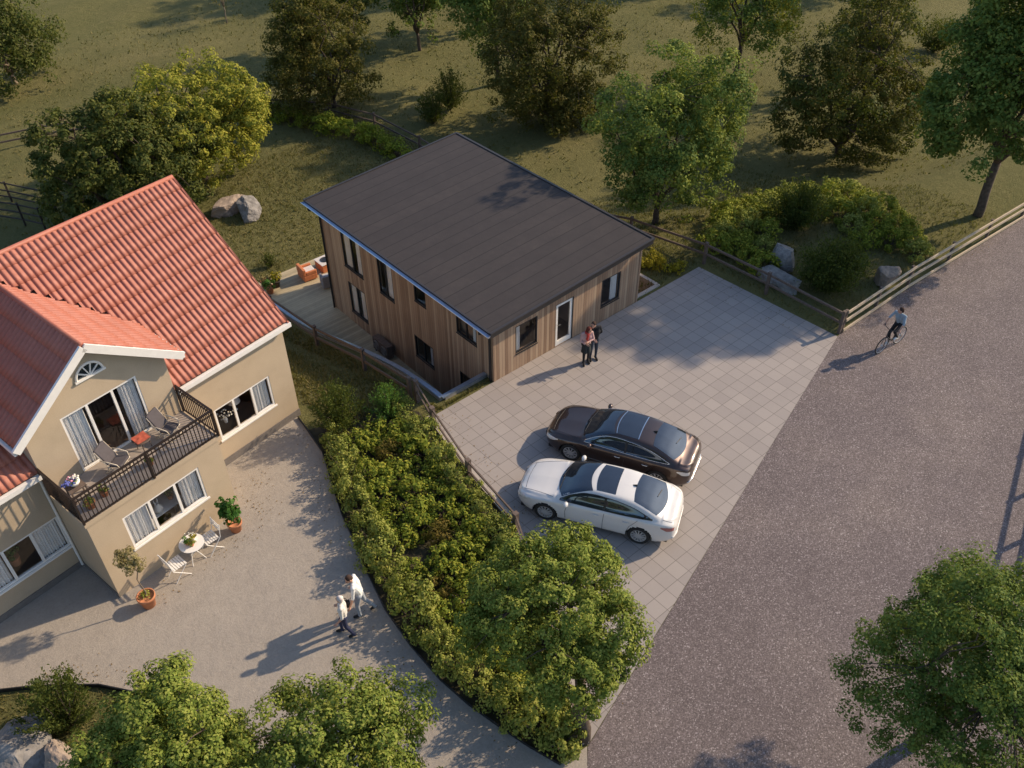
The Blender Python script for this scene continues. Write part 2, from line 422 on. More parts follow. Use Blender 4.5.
def sheet(name, poly, z, mat, parent=None):
    bm = bmesh.new(); v = [bm.verts.new((x, y, z)) for x, y in poly]; f = bm.faces.new(v)
    bmesh.ops.triangulate(bm, faces=[f])
    me = bpy.data.meshes.new(name); bm.to_mesh(me); bm.free(); me.materials.append(mat)
    if me.polygons[0].normal.z < 0: me.flip_normals()
    return link(name, me, parent)
bed_edge = [(-6.12,2.9),(-6.2,2.2),(-6.37,1.01),(-6.7,0.1),(-7.05,-.84),(-7.35,-1.7),(-7.57,-2.56),(-7.95,-3.9),(-8.28,-5.27),(-8.42,-6.6),(-8.44,-7.91),(-8.33,-8.9),(-8.12,-9.89),(-7.92,-10.7),(-7.66,-11.51)]
strip = [(-6.86, -11.6), (-7.35, -12.1), (-9.5, -13.9)]
low_edge = [(-22,-1.2),(-17,-.9),(-16.15,-1.47),(-15,-2.44),(-14.2,-3.5),(-13.5,-5.0),(-12.9,-6.8),(-12.2,-8.6),(-11.6,-10.4),(-11.2,-12.3)]
struct(sheet('road', [(-6.86,-11.62),(11.28,-6.42),(16,-6.5),(24.5,-6.98),(90,-10.2),(90,-60),(-40,-60),(-11.2,-12.3),(-9.5,-13.9),(-7.35,-12.1)], .008, M['asphalt']))
struct(sheet('driveway', [(-2.8,0),(10.95,-.03),(11.22,-6.44),(-6.84,-11.60),(-3.66,-5.5),(-3.4,-3.4),(-3.05,-1.4)], .016, M['pavers']))
struct(sheet('yard', bed_edge+strip+[(-11.2,-12.3)]+low_edge[::-1][1:]+[(-22,4),(-6.4,4)], .010, M['concrete']))
struct(sheet('planting_bed', bed_edge[1:]+[(-6.9,-11.55),(-3.72,-5.6),(-3.5,-3.4),(-3.15,-1.4),(-2.9,.5),(-3.4,1.4)], .005, M['soil']))
# edging of the driveway (a low kerb beside the bed) and the thin steel edging of the yard
mb = MB(); kp = [(-2.82,.02),(-3.09,-1.4),(-3.44,-3.4),(-3.71,-5.5),(-6.86,-11.55)]
for a, b in zip(kp[:-1], kp[1:]): mb.beam((*a, .03), (*b, .03), .16, .14)
tag(mb.build('kerb', M['kerb']), 'pale stone kerb between the paved driveway and the planting bed', 'kerb')
mb = MB()
for a, b in zip(bed_edge[:-1], bed_edge[1:]): mb.beam((*a, .05), (*b, .05), .025, .12)
tag(mb.build('steel_edging', M['steel_edge']), 'thin dark edging along the curved side of the concrete yard', 'garden edging')
mb = MB()
for a, b in zip(low_edge[1:-1], low_edge[2:]): mb.beam((*a, .06), (*b, .06), .03, .16)
tag(mb.build('steel_edging', M['steel_edge']), 'thin dark edging behind the boulders at the lower left', 'garden edging')

# ------------------------------------------------------------------ wall with openings
def wall(mb, F, u0, u1, z0, z1, holes, depth=.16, m=0):
    us = sorted(set([u0, u1]+[h[0] for h in holes]+[h[1] for h in holes])); zs = sorted(set([z0, z1]+[h[2] for h in holes]+[h[3] for h in holes]))
    def ok(a, b):
        return not any(h[0] < a < h[1] and h[2] < b < h[3] for h in holes)
    for i in range(len(us)-1):
        for j in range(len(zs)-1):
            if ok((us[i]+us[i+1])/2, (zs[j]+zs[j+1])/2):
                mb.add([(us[i],0,zs[j]),(us[i+1],0,zs[j]),(us[i+1],0,zs[j+1]),(us[i],0,zs[j+1])], [(0,1,2,3)], F, m)
    for a, b, c, d in holes:   # reveals (into +y of the frame)
        q = [(a,0,c),(b,0,c),(b,0,d),(a,0,d)]
        for k in range(4):
            p, r = q[k], q[(k+1) % 4]
            mb.add([p, r, (r[0], depth, r[2]), (p[0], depth, p[2])], [(0,3,2,1)], F, m)
def frame(o, udeg):
    """u axis in plan, y axis points into the house"""
    return Matrix.Translation(Vector(o)) @ Matrix.Rotation(R(udeg), 4, 'Z')
def window(parent, F, a, b, c, d, panes, fm, fw=.06, dep=.06, curtains=(), sill=True, name='window', open_pane=None, proud=.0):
    mb = MB(); y0, y1 = dep-.05-proud, dep+.01
    mb.box((a, y0, c), (a+fw, y1, d), F).box((b-fw, y0, c), (b, y1, d), F)
    mb.box((a+fw, y0, d-fw), (b-fw, y1, d), F).box((a+fw, y0, c), (b-fw, y1, c+fw), F)
    for k in range(1, panes):
        u = a+(b-a)*k/panes; mb.box((u-fw*.6, y0-.004, c+fw), (u+fw*.6, y1-.004, d-fw), F)
    if sill: mb.box((a-.05, -.05, c-.05), (b+.05, dep-.055, c-.002), F)
    o = mb.build(name, fm, parent)
    pb = MB(); pb.add([(a+fw, dep-.02, c+fw), (b-fw, dep-.02, c+fw), (b-fw, dep-.02, d-fw), (a+fw, dep-.02, d-fw)], [(0,1,2,3)], F)
    pb.build('pane', M['glass'], o)
    for (e, g) in curtains:
        cb = MB(); n = 48; vs = []; fs = []
        for i in range(n+1):
            u = e+(g-e)*i/n; y = dep+.065+.035*math.sin(i*1.35)+.018*math.sin(i*.6)
            vs += [(u, y, c+.02), (u, y, d+.02)]
        for i in range(n): fs.append((2*i, 2*i+2, 2*i+3, 2*i+1))
        cb.add(vs, fs, F); cb.build('curtain', M['curtain'], o, smooth=True)
    return o
def room(parent, F, a, b, c, d, dep=2.6, off=.16, zf=None):
    zf = c if zf is None else zf
    mb = MB(); y0, y1 = off, off+dep
    v = [(a,y0,zf),(b,y0,zf),(b,y1,zf),(a,y1,zf),(a,y0,d),(b,y0,d),(b,y1,d),(a,y1,d)]
    mb.add(v, [(0,1,2,3)], F, 1); mb.add(v, [(3,2,6,7),(0,3,7,4),(1,5,6,2),(4,7,6,5)], F, 0)
    return mb.build('room', [M['room'], M['roomfloor']], parent)

# ------------------------------------------------------------------ timber house
TH = thing('timber_house', 'timber clad house with a dark flat sloping roof beside the paved driveway', 'house', (0, 0, 0))
FF = frame((0,0,0), 0)               # front: u = x, inside = +y
FL = frame((0,11,0), -90)            # left wall: u runs 0 at y=11 to 11 at y=0, inside = +x
def ly(y): return 11-y
front_holes = [(1.0,2.03,.72,1.9), (2.9,3.78,.02,1.9), (5.21,6.2,.70,1.9)]
left_w = [(8.1,9.5,.18,1.95),(8.2,9.45,-2.1,-.57),(5.95,6.95,.18,1.86),(3.83,4.54,1.08,1.83),(.89,2.04,1.05,1.87),(3.6,4.8,-1.70,-.68),(1.3,1.98,-1.62,-.72)]
lh = [(ly(b), ly(a), c, d) for a, b, c, d in left_w]
mb = MB()
wall(mb, FF, 0, 7.25, -2.75, 2.28, front_holes)
mb.add([(0,0,2.28),(7.25,0,2.28),(7.25,0,2.68),(0,0,2.30)], [(0,1,2,3)])
wall(mb, FL, 0, 11, -2.75, 2.28, lh)
mb.add([(0,11,2.28),(0,0,2.28),(0,0,2.32),(0,11,2.32)], [(0,1,2,3)])
mb.add([(7.25,0,-2.75),(7.25,11,-2.75),(7.25,11,2.68),(7.25,0,2.68)], [(0,1,2,3)])
mb.add([(7.25,11,-2.75),(0,11,-2.75),(0,11,2.30),(7.25,11,2.68)], [(0,1,2,3)])
mb.build('wall', M['wood_wall'], TH)
for q in (((-.02,-.02,-2.75),(.06,.06,2.28)),((7.19,-.02,0),(7.27,.06,2.66))): mb = MB(); mb.box(*q); mb.build('corner_board', M['wood_wall'], TH)
# roof slab: along x rises from 2.55 to 2.93
xa, xb, ya, yb = -.42, 7.42, -.38, 11.32
def rz_(x): return 2.53+(x-xa)/(xb-xa)*.42
mb = MB(); th = .20
vs = [(x, y, rz_(x)+dz) for dz in (-th, 0) for x, y in ((xa,ya),(xb,ya),(xb,yb),(xa,yb))]
mb.add(vs, [(0,3,2,1),(0,1,5,4),(1,2,6,5),(2,3,7,6),(3,0,4,7)], None, 1)
mb.add([(xa+.05,ya+.05,rz_(xa+.05)+.012),(xb-.05,ya+.05,rz_(xb-.05)+.012),(xb-.05,yb-.05,rz_(xb-.05)+.012),(xa+.05,yb-.05,rz_(xa+.05)+.012)], [(0,1,2,3)], None, 0)
for p, q in (((xa,ya),(xb,ya)),((xb,ya),(xb,yb)),((xb,yb),(xa,yb))):
    mb.beam((p[0],p[1],rz_(p[0])+.012), (q[0],q[1],rz_(q[0])+.012), .10, .06, None, 1)
mb.beam((xa+.03,ya,rz_(xa)+.005), (xa+.03,yb,rz_(xa)+.005), .07, .03, None, 1)
roof = mb.build('roof', [M['felt'], M['fascia']], TH)
# gutter: a half round channel, and downpipes
mb = MB(); n = 8
prof = [(xa-.07+.065*math.cos(PI+PI*i/n), rz_(xa)-.05+.065*math.sin(PI+PI*i/n)) for i in range(n+1)]
vs = []; fs = []
for y in (ya-.02, yb+.02):
    vs += [(p[0], y, p[1]) for p in prof]
k = len(prof)
for i in range(k-1): fs.append((i, i+1, k+i+1, k+i))
mb.add(vs, fs); mb.tube([(xa-.135, ya-.02, rz_(xa)-.05), (xa-.135, yb+.02, rz_(xa)-.05)], .014, 6)
mb.add([(prof[i][0], ya-.02, prof[i][1]) for i in range(k)], [tuple(range(k))]); mb.add([(prof[i][0], yb+.02, prof[i][1]) for i in range(k)], [tuple(range(k))])
mb.build('gutter', M['zinc'], TH)
for y in (10.9, .12):
    mb = MB(); mb.tube([(xa-.07, y, 2.4), (xa-.07, y, 2.3), (-.06, y, 2.12), (-.06, y, -2.7)], .04, 8); mb.build('downpipe', M['black'], TH)
fmb = M['black']
for h in (front_holes[0], front_holes[2]):
    window(TH, FF, *h, 1 if h is front_holes[2] else 1, fmb, .05, curtains=[(h[0]+.05, h[0]+.3)] if h is front_holes[0] else [(h[1]-.4, h[1]-.08)], sill=False)
    mb = MB(); mb.box((h[0]-.0, -.03, h[2]-.04), (h[1], .04, h[2]-.002), FF); mb.build('window_ledge', fmb, TH)
# door
a, b, c, d = front_holes[1]
mb = MB(); mb.box((a+.02,.02,c+.01),(a+.13,.08,d-.02),FF).box((b-.15,.02,c+.01),(b-.05,.08,d-.02),FF).box((a+.13,.02,d-.13),(b-.15,.08,d-.02),FF).box((a+.13,.02,c+.01),(b-.15,.08,c+.20),FF)
door = mb.build('door', M['white'], TH)
pb = MB(); pb.add([(a+.13,.05,c+.2),(b-.15,.05,c+.2),(b-.15,.05,d-.13),(a+.13,.05,d-.13)], [(0,1,2,3)], FF); pb.build('pane', M['glass'], door)
mb = MB(); mb.tube([(a+.08,.02,1.0),(a+.08,-.05,1.0),(a+.20,-.05,1.0)], .013, 8, FF); mb.build('handle', M['chrome'], door)
mb = MB(); mb.box((b-.05,.0,c),(b,.12,d),FF); mb.box((a,.0,d-.02),(b-.05,.12,d),FF); mb.box((a,.0,c),(a+.02,.12,d-.02),FF); mb.build('door_frame', M['black'], TH)
for h, (y0, y1, z0, z1) in zip(lh, left_w):
    big = y1-y0 > .8
    cu = []
    if z1-z0 > 1.4 and h[1]-h[0] > 1.0: cu = [(h[0]+.08, h[0]+.42), (h[1]-.5, h[1]-.1)]
    elif z1-z0 > 1.4: cu = [(h[0]+.35, h[1]-.1)]
    elif big: cu = [(h[1]-.32, h[1]-.08)]
    window(TH, FL, *h, 2 if big else 1, fmb, .05, curtains=cu, sill=False)
    mb = MB(); mb.box((h[0], -.025, h[2]-.04), (h[1], .05, h[2]-.002), FL); mb.build('window_ledge', fmb, TH)
room(TH, FF, .25, 2.5, .05, 2.1, 2.2); room(TH, FF, 2.55, 4.3, 0.03, 2.1, 2.4); room(TH, FF, 4.4, 7.1, .05, 2.1, 2.4)
room(TH, FL, .3, 5.4, .02, 2.1, 2.2); room(TH, FL, 6.2, 8.2, .02, 2.1, 2.2)
room(TH, FL, .3, 9.9, -2.65, -.45, 2.4)
# heat pump
HP = thing('heat_pump', 'dark twin fan heat pump standing against the timber wall below driveway level', 'heat pump', (-.28, 6.78, -2.7)); HP.scale = (.86,)*3
mb = MB(); mb.box((-.17,-.62,.08),(.17,.62,.80)); o = mb.build('casing', M['fence_brown'], HP); bevel(o, .02)
for s in (-1, 1):
    mb = MB(); Mx = Matrix.Translation((-.175, s*.31, .44)) @ Matrix.Rotation(R(-90), 4, 'Y')
    for r in (.25, .18, .11): mb.tube([(r*math.cos(t), r*math.sin(t), .01) for t in np.linspace(0, 2*PI, 21)[:-1]], .012, 5, Mx, close=True)
    for k in range(5):
        t = 2*PI*k/5; mb.beam((.03*math.cos(t), .03*math.sin(t), .0), (.24*math.cos(t+.5), .24*math.sin(t+.5), .0), .05, .012, Mx)
    mb.build('fan', M['retain'], HP)
for s in (-1, 1):
    mb = MB(); mb.box((-.16, s*.45-.04, 0), (.16, s*.45+.04, .09)); mb.build('foot', M['black'], HP)
# sunken side court: floor, retaining walls with a metal cap
mb = MB(); mb.box((-1.95,.45,-2.80),(0,11,-2.70)); mb.box((-1.95,11,-2.80),(7.25,14.85,-2.70))
tag(mb.build('deck', M['deck']), 'low boarded deck wrapping the back and side of the timber house', 'deck')
RW = thing('retaining_wall', 'retaining wall with a blue grey metal cap round the sunken deck', 'retaining wall', (-1.95, .45, 0))
mb = MB(); cb = MB(); pts = [(-1.95, y) for y in np.arange(.45, 13.1, .5)]
for (x0, y0), (x1, y1) in zip(pts[:-1], pts[1:]):
    z0 = T0(x0, y0)+.10; z1 = T0(x1, y1)+.10
    mb.add([(x0-.09,y0,-2.78),(x0+.09,y0,-2.78),(x0+.09,y0,z0),(x0-.09,y0,z0),(x1-.09,y1,-2.78),(x1+.09,y1,-2.78),(x1+.09,y1,z1),(x1-.09,y1,z1)], [(0,3,7,4),(1,5,6,2),(3,2,6,7),(0,1,2,3),(5,4,7,6)])
    cb.beam((x0, y0, z0+.03), (x1, y1, z1+.03), .17, .05)
mb.box((-1.86,.36,-2.78),(-.03,.53,.10)); cb.beam((-1.95,.445,.132),(-.03,.445,.132), .17, .05)
mb.build('wall', M['retain'], RW, M=Matrix.Translation((1.95,-.45,0))); cb.build('cap', M['capstone'], RW, M=Matrix.Translation((1.95,-.45,0)))
LW = thing('light_well', 'pale rimmed light well at the right corner of the timber house', 'light well', (8, 2, 0))
mb = MB(); mb.box((7.27,.12,-2.0),(8.75,.27,.06)); mb.box((8.62,.27,-2.0),(8.77,5.2,.06)); mb.build('rim', M['kerb'], LW, M=Matrix.Translation((-8,-2,0)))
mb = MB(); mb.box((7.25,.2,-1.0),(8.7,5.2,-.9)); mb.build('floor', M['soil'], LW, M=Matrix.Translation((-8,-2,0)))

# ------------------------------------------------------------------ rendered house with red roof
HT = R(10.2); HO = Vector((-13.523, -.154, 0))
HM = Matrix.Translation(HO) @ Matrix.Rotation(HT, 4, 'Z')
def hw(a, b, z=0): return tuple(HM @ Vector((a, b, z)))
WH = thing('red_roof_house', 'beige rendered house with red tiled roofs and a railed balcony', 'house', tuple(HO), HT)
G = M['stucco']
F0 = frame((0,0,0), 0); F18 = frame((0,1.8,0), 0); F16 = frame((0,1.6,0), 0)
w_r = (5.07, 7.17, 1.04, 2.26); w_l = (-2.38, -.06, .93, 2.14); w_w = (.87, 3.25, 1.27, 2.49); w_d = (.97, 3.15, 3.13, 5.05)
mb = MB()
wall(mb, F18, 4.05, 8.0, -.6, 3.62, [w_r]); wall(mb, F18, -9, 0, -.6, 3.62, [w_l])
wall(mb, F0, 0, 4.05, -.2, 2.97, [w_w])
mb.add([(0,1.8,-.2),(0,0,-.2),(0,0,2.97),(0,1.8,2.97)], [(0,1,2,3)]); mb.add([(4.05,0,-.2),(4.05,1.8,-.2),(4.05,1.8,2.97),(4.05,0,2.97)], [(0,1,2,3)])
wall(mb, F16, 0, 4.05, 3.0, 5.2, [w_d])
mb.add([(0,1.6,5.2),(4.05,1.6,5.2),(4.05,1.6,5.28),(2.05,1.6,6.78),(0,1.6,5.28)], [(0,1,2,3,4)])
for x, o in ((0, 0), (4.05, 1)):
    q = [(x,1.6,3.0),(x,6,3.0),(x,6,5.28),(x,1.6,5.28)]; mb.add(q, [(3,2,1,0) if o == 0 else (0,1,2,3)])
mb.add([(8,1.8,-.8),(8,10.4,-2.8),(8,10.4,3.62),(8,6.1,6.95),(8,1.8,3.62)], [(0,1,2,3,4)])
mb.add([(8,10.4,-2.8),(-9,10.4,-2.8),(-9,10.4,3.62),(8,10.4,3.62)], [(0,1,2,3)])
mb.build('wall', G, WH)
mb = MB(); mb.box((4.07,1.77,-.3),(8.01,1.795,.28)); mb.box((-9,1.77,-.3),(-.02,1.795,.22)); mb.box((-.025,-.02,-.3),(-.003,1.76,.16)); mb.build('plinth', M['plinth'], WH)  # real plinth; the right strip's raised height also paints in some shrub shade
# tile field: heightfield in the roof plane
def tiles(O, e, s, L_, H_, keep=None, per=.175, course=.60, amp=.021):
    """O eave corner, e along the eave, s up the slope"""
    O = Vector(O); e = Vector(e).normalized(); s = Vector(s).normalized(); n = e.cross(s).normalized()
    if n.z < 0: n = -n
    nu = max(2, int(L_/per*8)); us = [L_*i/nu for i in range(nu+1)]
    vs = []; fs = []; gi = []; nc = int(math.ceil(H_/course-1e-6))
    for c in range(nc):
        v0 = c*course; v1 = min(H_, v0+course); base = len(vs); rows = []
        for v, h in ((v0, -.02), (v0, .034), ((v0+v1)/2, .022), (v1, .010)):
            rows.append([tuple(O+e*u+s*v+n*(h+amp*(math.sin(2*PI*u/per)+.25*math.sin(4*PI*u/per+1)))) for u in us])
        # drop the lower lip below the roof only for the riser
        for r_ in rows: vs += r_
        w_ = nu+1
        for k in range(3):
            for i in range(nu):
                u = (us[i]+us[i+1])/2; v = [v0, (v0*1.5+v1*.5)/2, (v0+v1*3)/4][k]
                p = O+e*u+s*v
                if keep and not keep(p): continue
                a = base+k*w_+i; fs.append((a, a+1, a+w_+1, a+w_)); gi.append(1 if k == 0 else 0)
    return vs, fs, gi
def tadd(mb, vs, fs, gi):
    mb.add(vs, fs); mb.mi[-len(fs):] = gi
SL = .772; cs = Vector((0, 1, SL)).normalized()
def zmain(b): return 3.90+(b-1.63)*SL
def zdorm(a): return 6.95-.74*abs(a-2.05)
def keep_main(p):
    if .03 < p.x < 4.02 and zdorm(p.x) > p.z-.02: return False
    return not (-.36 < p.x < 4.38 and p.y > 1.6 and zdorm(p.x) > p.z+.16 and p.y > 3.0)
Hs = math.hypot(4.47, 4.47*SL)
mb = MB(); tadd(mb, *tiles((-9, 1.63, 3.90), (1,0,0), cs, 17.16, Hs, keep_main, course=.575))
tadd(mb, *tiles((8.16, 10.57, 3.90), (-1,0,0), (0,-1,SL), 17.16, Hs))
mb.tube([(-9,6.1,zmain(6.1)-.02),(8.16,6.1,zmain(6.1)-.02)], .075, 8)
mr = mb.build('roof', [M['tile'], M['dark_tile']], WH, smooth=True)
mb = MB()   # roof thickness under the tiles
for a0, a1 in ((-9,-.38),(4.4,8.12)):
    mb.add([(a0,1.68,3.84),(a1,1.68,3.84),(a1,6.1,zmain(6.1)-.1),(a0,6.1,zmain(6.1)-.1),(a0,10.5,3.84),(a1,10.5,3.84)], [(0,1,2,3),(3,2,5,4)])
mb.add([(-.4,3.3,zmain(3.3)-.1),(4.42,3.3,zmain(3.3)-.1),(4.42,6.1,zmain(6.1)-.1),(-.4,6.1,zmain(6.1)-.1)], [(0,1,2,3)])
mb.build('roof_boarding', M['fence_brown'], WH)
mb = MB()   # eave boards / gutters and gable boards in white
mb.box((4.1,1.53,3.72),(8.2,1.65,3.86)); mb.box((4.1,1.65,3.68),(8.16,1.795,3.72))
mb.box((-9,1.53,3.72),(.02,1.65,3.86)); mb.box((-9,1.65,3.68),(-.01,1.795,3.72))
mb.build('eave_board', M['white'], WH)
mb = MB(); mb.beam((8.15,1.63,3.80),(8.15,6.1,zmain(6.1)-.1),.05,.2); mb.beam((8.15,10.57,3.80),(8.15,6.1,zmain(6.1)-.1),.05,.2); mb.build('gable_board', M['tile'], WH)
# dormer roof
def keep_d(p): return p.z > zmain(p.y)-.02
ds = math.hypot(2.37, 2.37*.74)
mb = MB()
tadd(mb, *tiles((4.42,1.30,zdorm(4.42)), (0,1,0), (-1,0,.74), 5.2, ds, keep_d, course=.5))
tadd(mb, *tiles((-.32,6.5,zdorm(-.32)), (0,-1,0), (1,0,.74), 5.2, ds, keep_d))
mb.tube([(2.05,1.3,6.93),(2.05,5.7,6.93)], .07, 8)
for s in (-1, 1):
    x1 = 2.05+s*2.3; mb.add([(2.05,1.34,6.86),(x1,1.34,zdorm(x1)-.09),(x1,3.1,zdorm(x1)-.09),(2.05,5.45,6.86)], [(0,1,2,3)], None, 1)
mb.build('dormer_roof', [M['tile'], M['dark_tile']], WH, smooth=True)
mb = MB()
for s in (-1, 1):
    x1 = 2.05+s*2.40
    mb.beam((2.05,1.28,6.84),(x1,1.28,zdorm(x1)-.10),.07,.22)
    mb.box((min(x1-.02*s,x1+.05*s),1.3,zdorm(x1)-.2),(max(x1-.02*s,x1+.05*s),2.7,zdorm(x1)-.05))
    mb.add([(2.05,1.31,6.80),(x1,1.31,zdorm(x1)-.12),(x1,1.62,zdorm(x1)-.12),(2.05,1.62,6.80)], [(0,1,2,3)])
mb.build('barge_board', M['white'], WH)
# windows
window(WH, F18, *w_r, 3, M['white'], .06, curtains=[(6.55,7.1)])
window(WH, F18, *w_l, 3, M['white'], .06, curtains=[(-2.32,-1.66),(-.78,-.12)])
window(WH, F0, *w_w, 3, M['white'], .06, curtains=[(.92,1.62),(2.62,3.2)])
window(WH, F16, *w_d, 3, M['white'], .055, curtains=[(1.0,1.62),(2.62,3.1)], sill=False, name='balcony_door')
room(WH, F18, 4.3, 7.7, 1.04, 2.5, 3, zf=.1); room(WH, F18, -3.2, -.05, .93, 2.5, 3, zf=.1); room(WH, F0, .3, 3.9, 1.27, 2.8, 3.5, zf=.1); room(WH, F16, .3, 3.9, 3.13, 5.25, 3)
# half round gable window
mb = MB(); cx, cz, rr = 2.07, 5.80, .37
arc = [(cx+rr*math.cos(t), -.02, cz+rr*math.sin(t)) for t in np.linspace(0, PI, 17)]
mb.tube(arc, .035, 6, F16); mb.box((cx-rr-.05,-.06,cz-.04),(cx+rr+.05,0,cz+.02), F16)
for t in (PI/5, 2*PI/5, 3*PI/5, 4*PI/5): mb.beam((cx,-.02,cz),(cx+rr*math.cos(t),-.02,cz+rr*math.sin(t)),.03,.03,F16)
lun = mb.build('gable_window', M['white'], WH)
mb = MB(); mb.add([(x, -.006, z) for x, y, z in arc]+[(cx, -.006, cz)], [tuple(range(17))], F16); mb.build('pane', M['carglass'], lun)
# balcony slab and railing
mb = MB(); mb.box((-.04,-.05,2.96),(4.10,1.6,3.10)); o = mb.build('balcony_slab', M['stucco'], WH)
mb = MB(); mb.box((.05,.0,3.104),(4.05,1.59,3.125)); mb.build('balcony_floor', plain('balcony_tiles', (.33,.28,.24), .8), WH)
mb = MB(); zb, zt = 3.14, 4.05
def rail_run(p, q):
    L_ = math.hypot(q[0]-p[0], q[1]-p[1]); n = int(L_/.105)
    mb.beam((*p, zt), (*q, zt), .055, .045); mb.beam((*p, zb+.04), (*q, zb+.04), .035, .035); mb.beam((*p, zt-.14), (*q, zt-.14), .03, .03)
    for i in range(n+1):
        x = p[0]+(q[0]-p[0])*i/n; y = p[1]+(q[1]-p[1])*i/n; mb.beam((x, y, zb), (x, y, zt-.02), .022, .022)
rail_run((-.02,-.05),(4.09,-.05)); rail_run((-.02,-.05),(-.02,1.58)); rail_run((4.09,-.05),(4.09,1.58))
for x, y in ((-.02,-.05),(4.09,-.05),(-.02,1.57),(4.09,1.57),(2.03,-.05)): mb.beam((x,y,3.1),(x,y,zt+.03),.05,.05)
mb.build('balcony_railing', M['bronze'], WH)
mb = MB(); mb.tube([(-.05,1.70,3.66),(-.05,1.70,3.5),(-.05,1.74,3.3),(-.05,1.74,.1)], .035, 8); mb.build('downpipe', M['white'], WH)
# ------------------------------------------------------------------ foliage
def unit(v): return v/np.maximum(np.linalg.norm(v, axis=1, keepdims=True), 1e-6)
def leaves_mesh(name, P, N, size, mat, aspect=.55, g=None, D=None):
    """one rhombic leaf per point, normal N"""
    g = g or rng; n = len(P)
    A = unit(np.cross(N, g.normal(size=(n, 3)))) if D is None else unit(D)
    B = unit(np.cross(N, A)); s = size*g.uniform(.65, 1.25, size=(n, 1))
    fold = N*s*.12
    V = np.stack([P-A*s*.5, P+B*s*aspect*.5+fold, P+A*s*.5, P-B*s*aspect*.5+fold], 1).reshape(-1, 3)
    me = bpy.data.meshes.new(name); me.vertices.add(4*n); me.vertices.foreach_set('co', V.astype(np.float32).ravel())
    me.loops.add(4*n); me.loops.foreach_set('vertex_index', np.arange(4*n, dtype=np.int32))
    me.polygons.add(n); me.polygons.foreach_set('loop_start', np.arange(0, 4*n, 4, dtype=np.int32)); me.polygons.foreach_set('loop_total', np.full(n, 4, dtype=np.int32))
    me.materials.append(mat); me.update(calc_edges=True); return me
def crown(c, r, ncl, nleaf, g, hollow=.45, clus=.30, flat=.75, low=-.75, lobes=0):
    """clumped leaf points: clusters spread through an uneven ellipsoid"""
    c = np.array(c); r = np.array(r)
    C = []; LB = []
    while len(LB) < lobes:
        d = g.normal(size=3); d /= np.linalg.norm(d)
        if d[2] < low*.8: continue
        if LB and min(np.linalg.norm(d-q[0]) for q in LB) < .55*g.random()+.15: continue
        LB.append((d, g.uniform(.52, .70), g.uniform(.34, .50)))
    while len(C) < ncl:
        if lobes and g.random() < .82:
            q, a_, b_ = LB[g.integers(lobes)]; d = g.normal(size=3); d /= np.linalg.norm(d)
            v = q*a_+d*b_*(.5+.5*g.random()**.5)
            C.append(v*r); continue
        d = g.normal(size=3); d /= np.linalg.norm(d)
        if d[2] < low: continue
        # uneven outline
        k = 1+.22*noise.noise((d[0]*1.7+c[0], d[1]*1.7+c[1], d[2]*1.7))+.12*noise.noise((d[0]*4+c[0], d[1]*4, d[2]*4+c[1]))
        rad = (hollow+(1-hollow)*g.random()**.6)*k*.92
        C.append(d*rad*r)
    C = np.array(C)
    per = g.multinomial(nleaf, np.ones(ncl)/ncl)
    P = []; N = []
    for q, n in zip(C, per):
        if n == 0: continue
        d = unit(g.normal(size=(n, 3))); cr = clus*r.mean()*g.uniform(.6, 1.25)
        p = d*(cr*g.uniform(.3, 1., size=(n, 1))**.5); p[:, 2] *= flat
        P.append(q+p); out = q/np.linalg.norm(q+1e-6)
        N.append(d*1.05+out*.35+np.array([.12,-.03,.6])+g.normal(size=(n, 3))*.42)
    return np.concatenate(P)+c, unit(np.concatenate(N)), C+c
def limb(mb, p, q, r0, r1, g, n=5, wob=.08, sides=6):
    p = np.array(p, float); q = np.array(q, float); L_ = np.linalg.norm(q-p)
    pts = []
    for i in range(n+1):
        t = i/n; x = p+(q-p)*t
        x[2] += .12*L_*math.sin(PI*t)*.6
        if 0 < i < n: x += g.normal(size=3)*wob*L_*.5
        pts.append(x)
    mb.tube([tuple(x) for x in pts], [r0+(r1-r0)*(i/n)**.8 for i in range(n+1)], sides)
    return pts
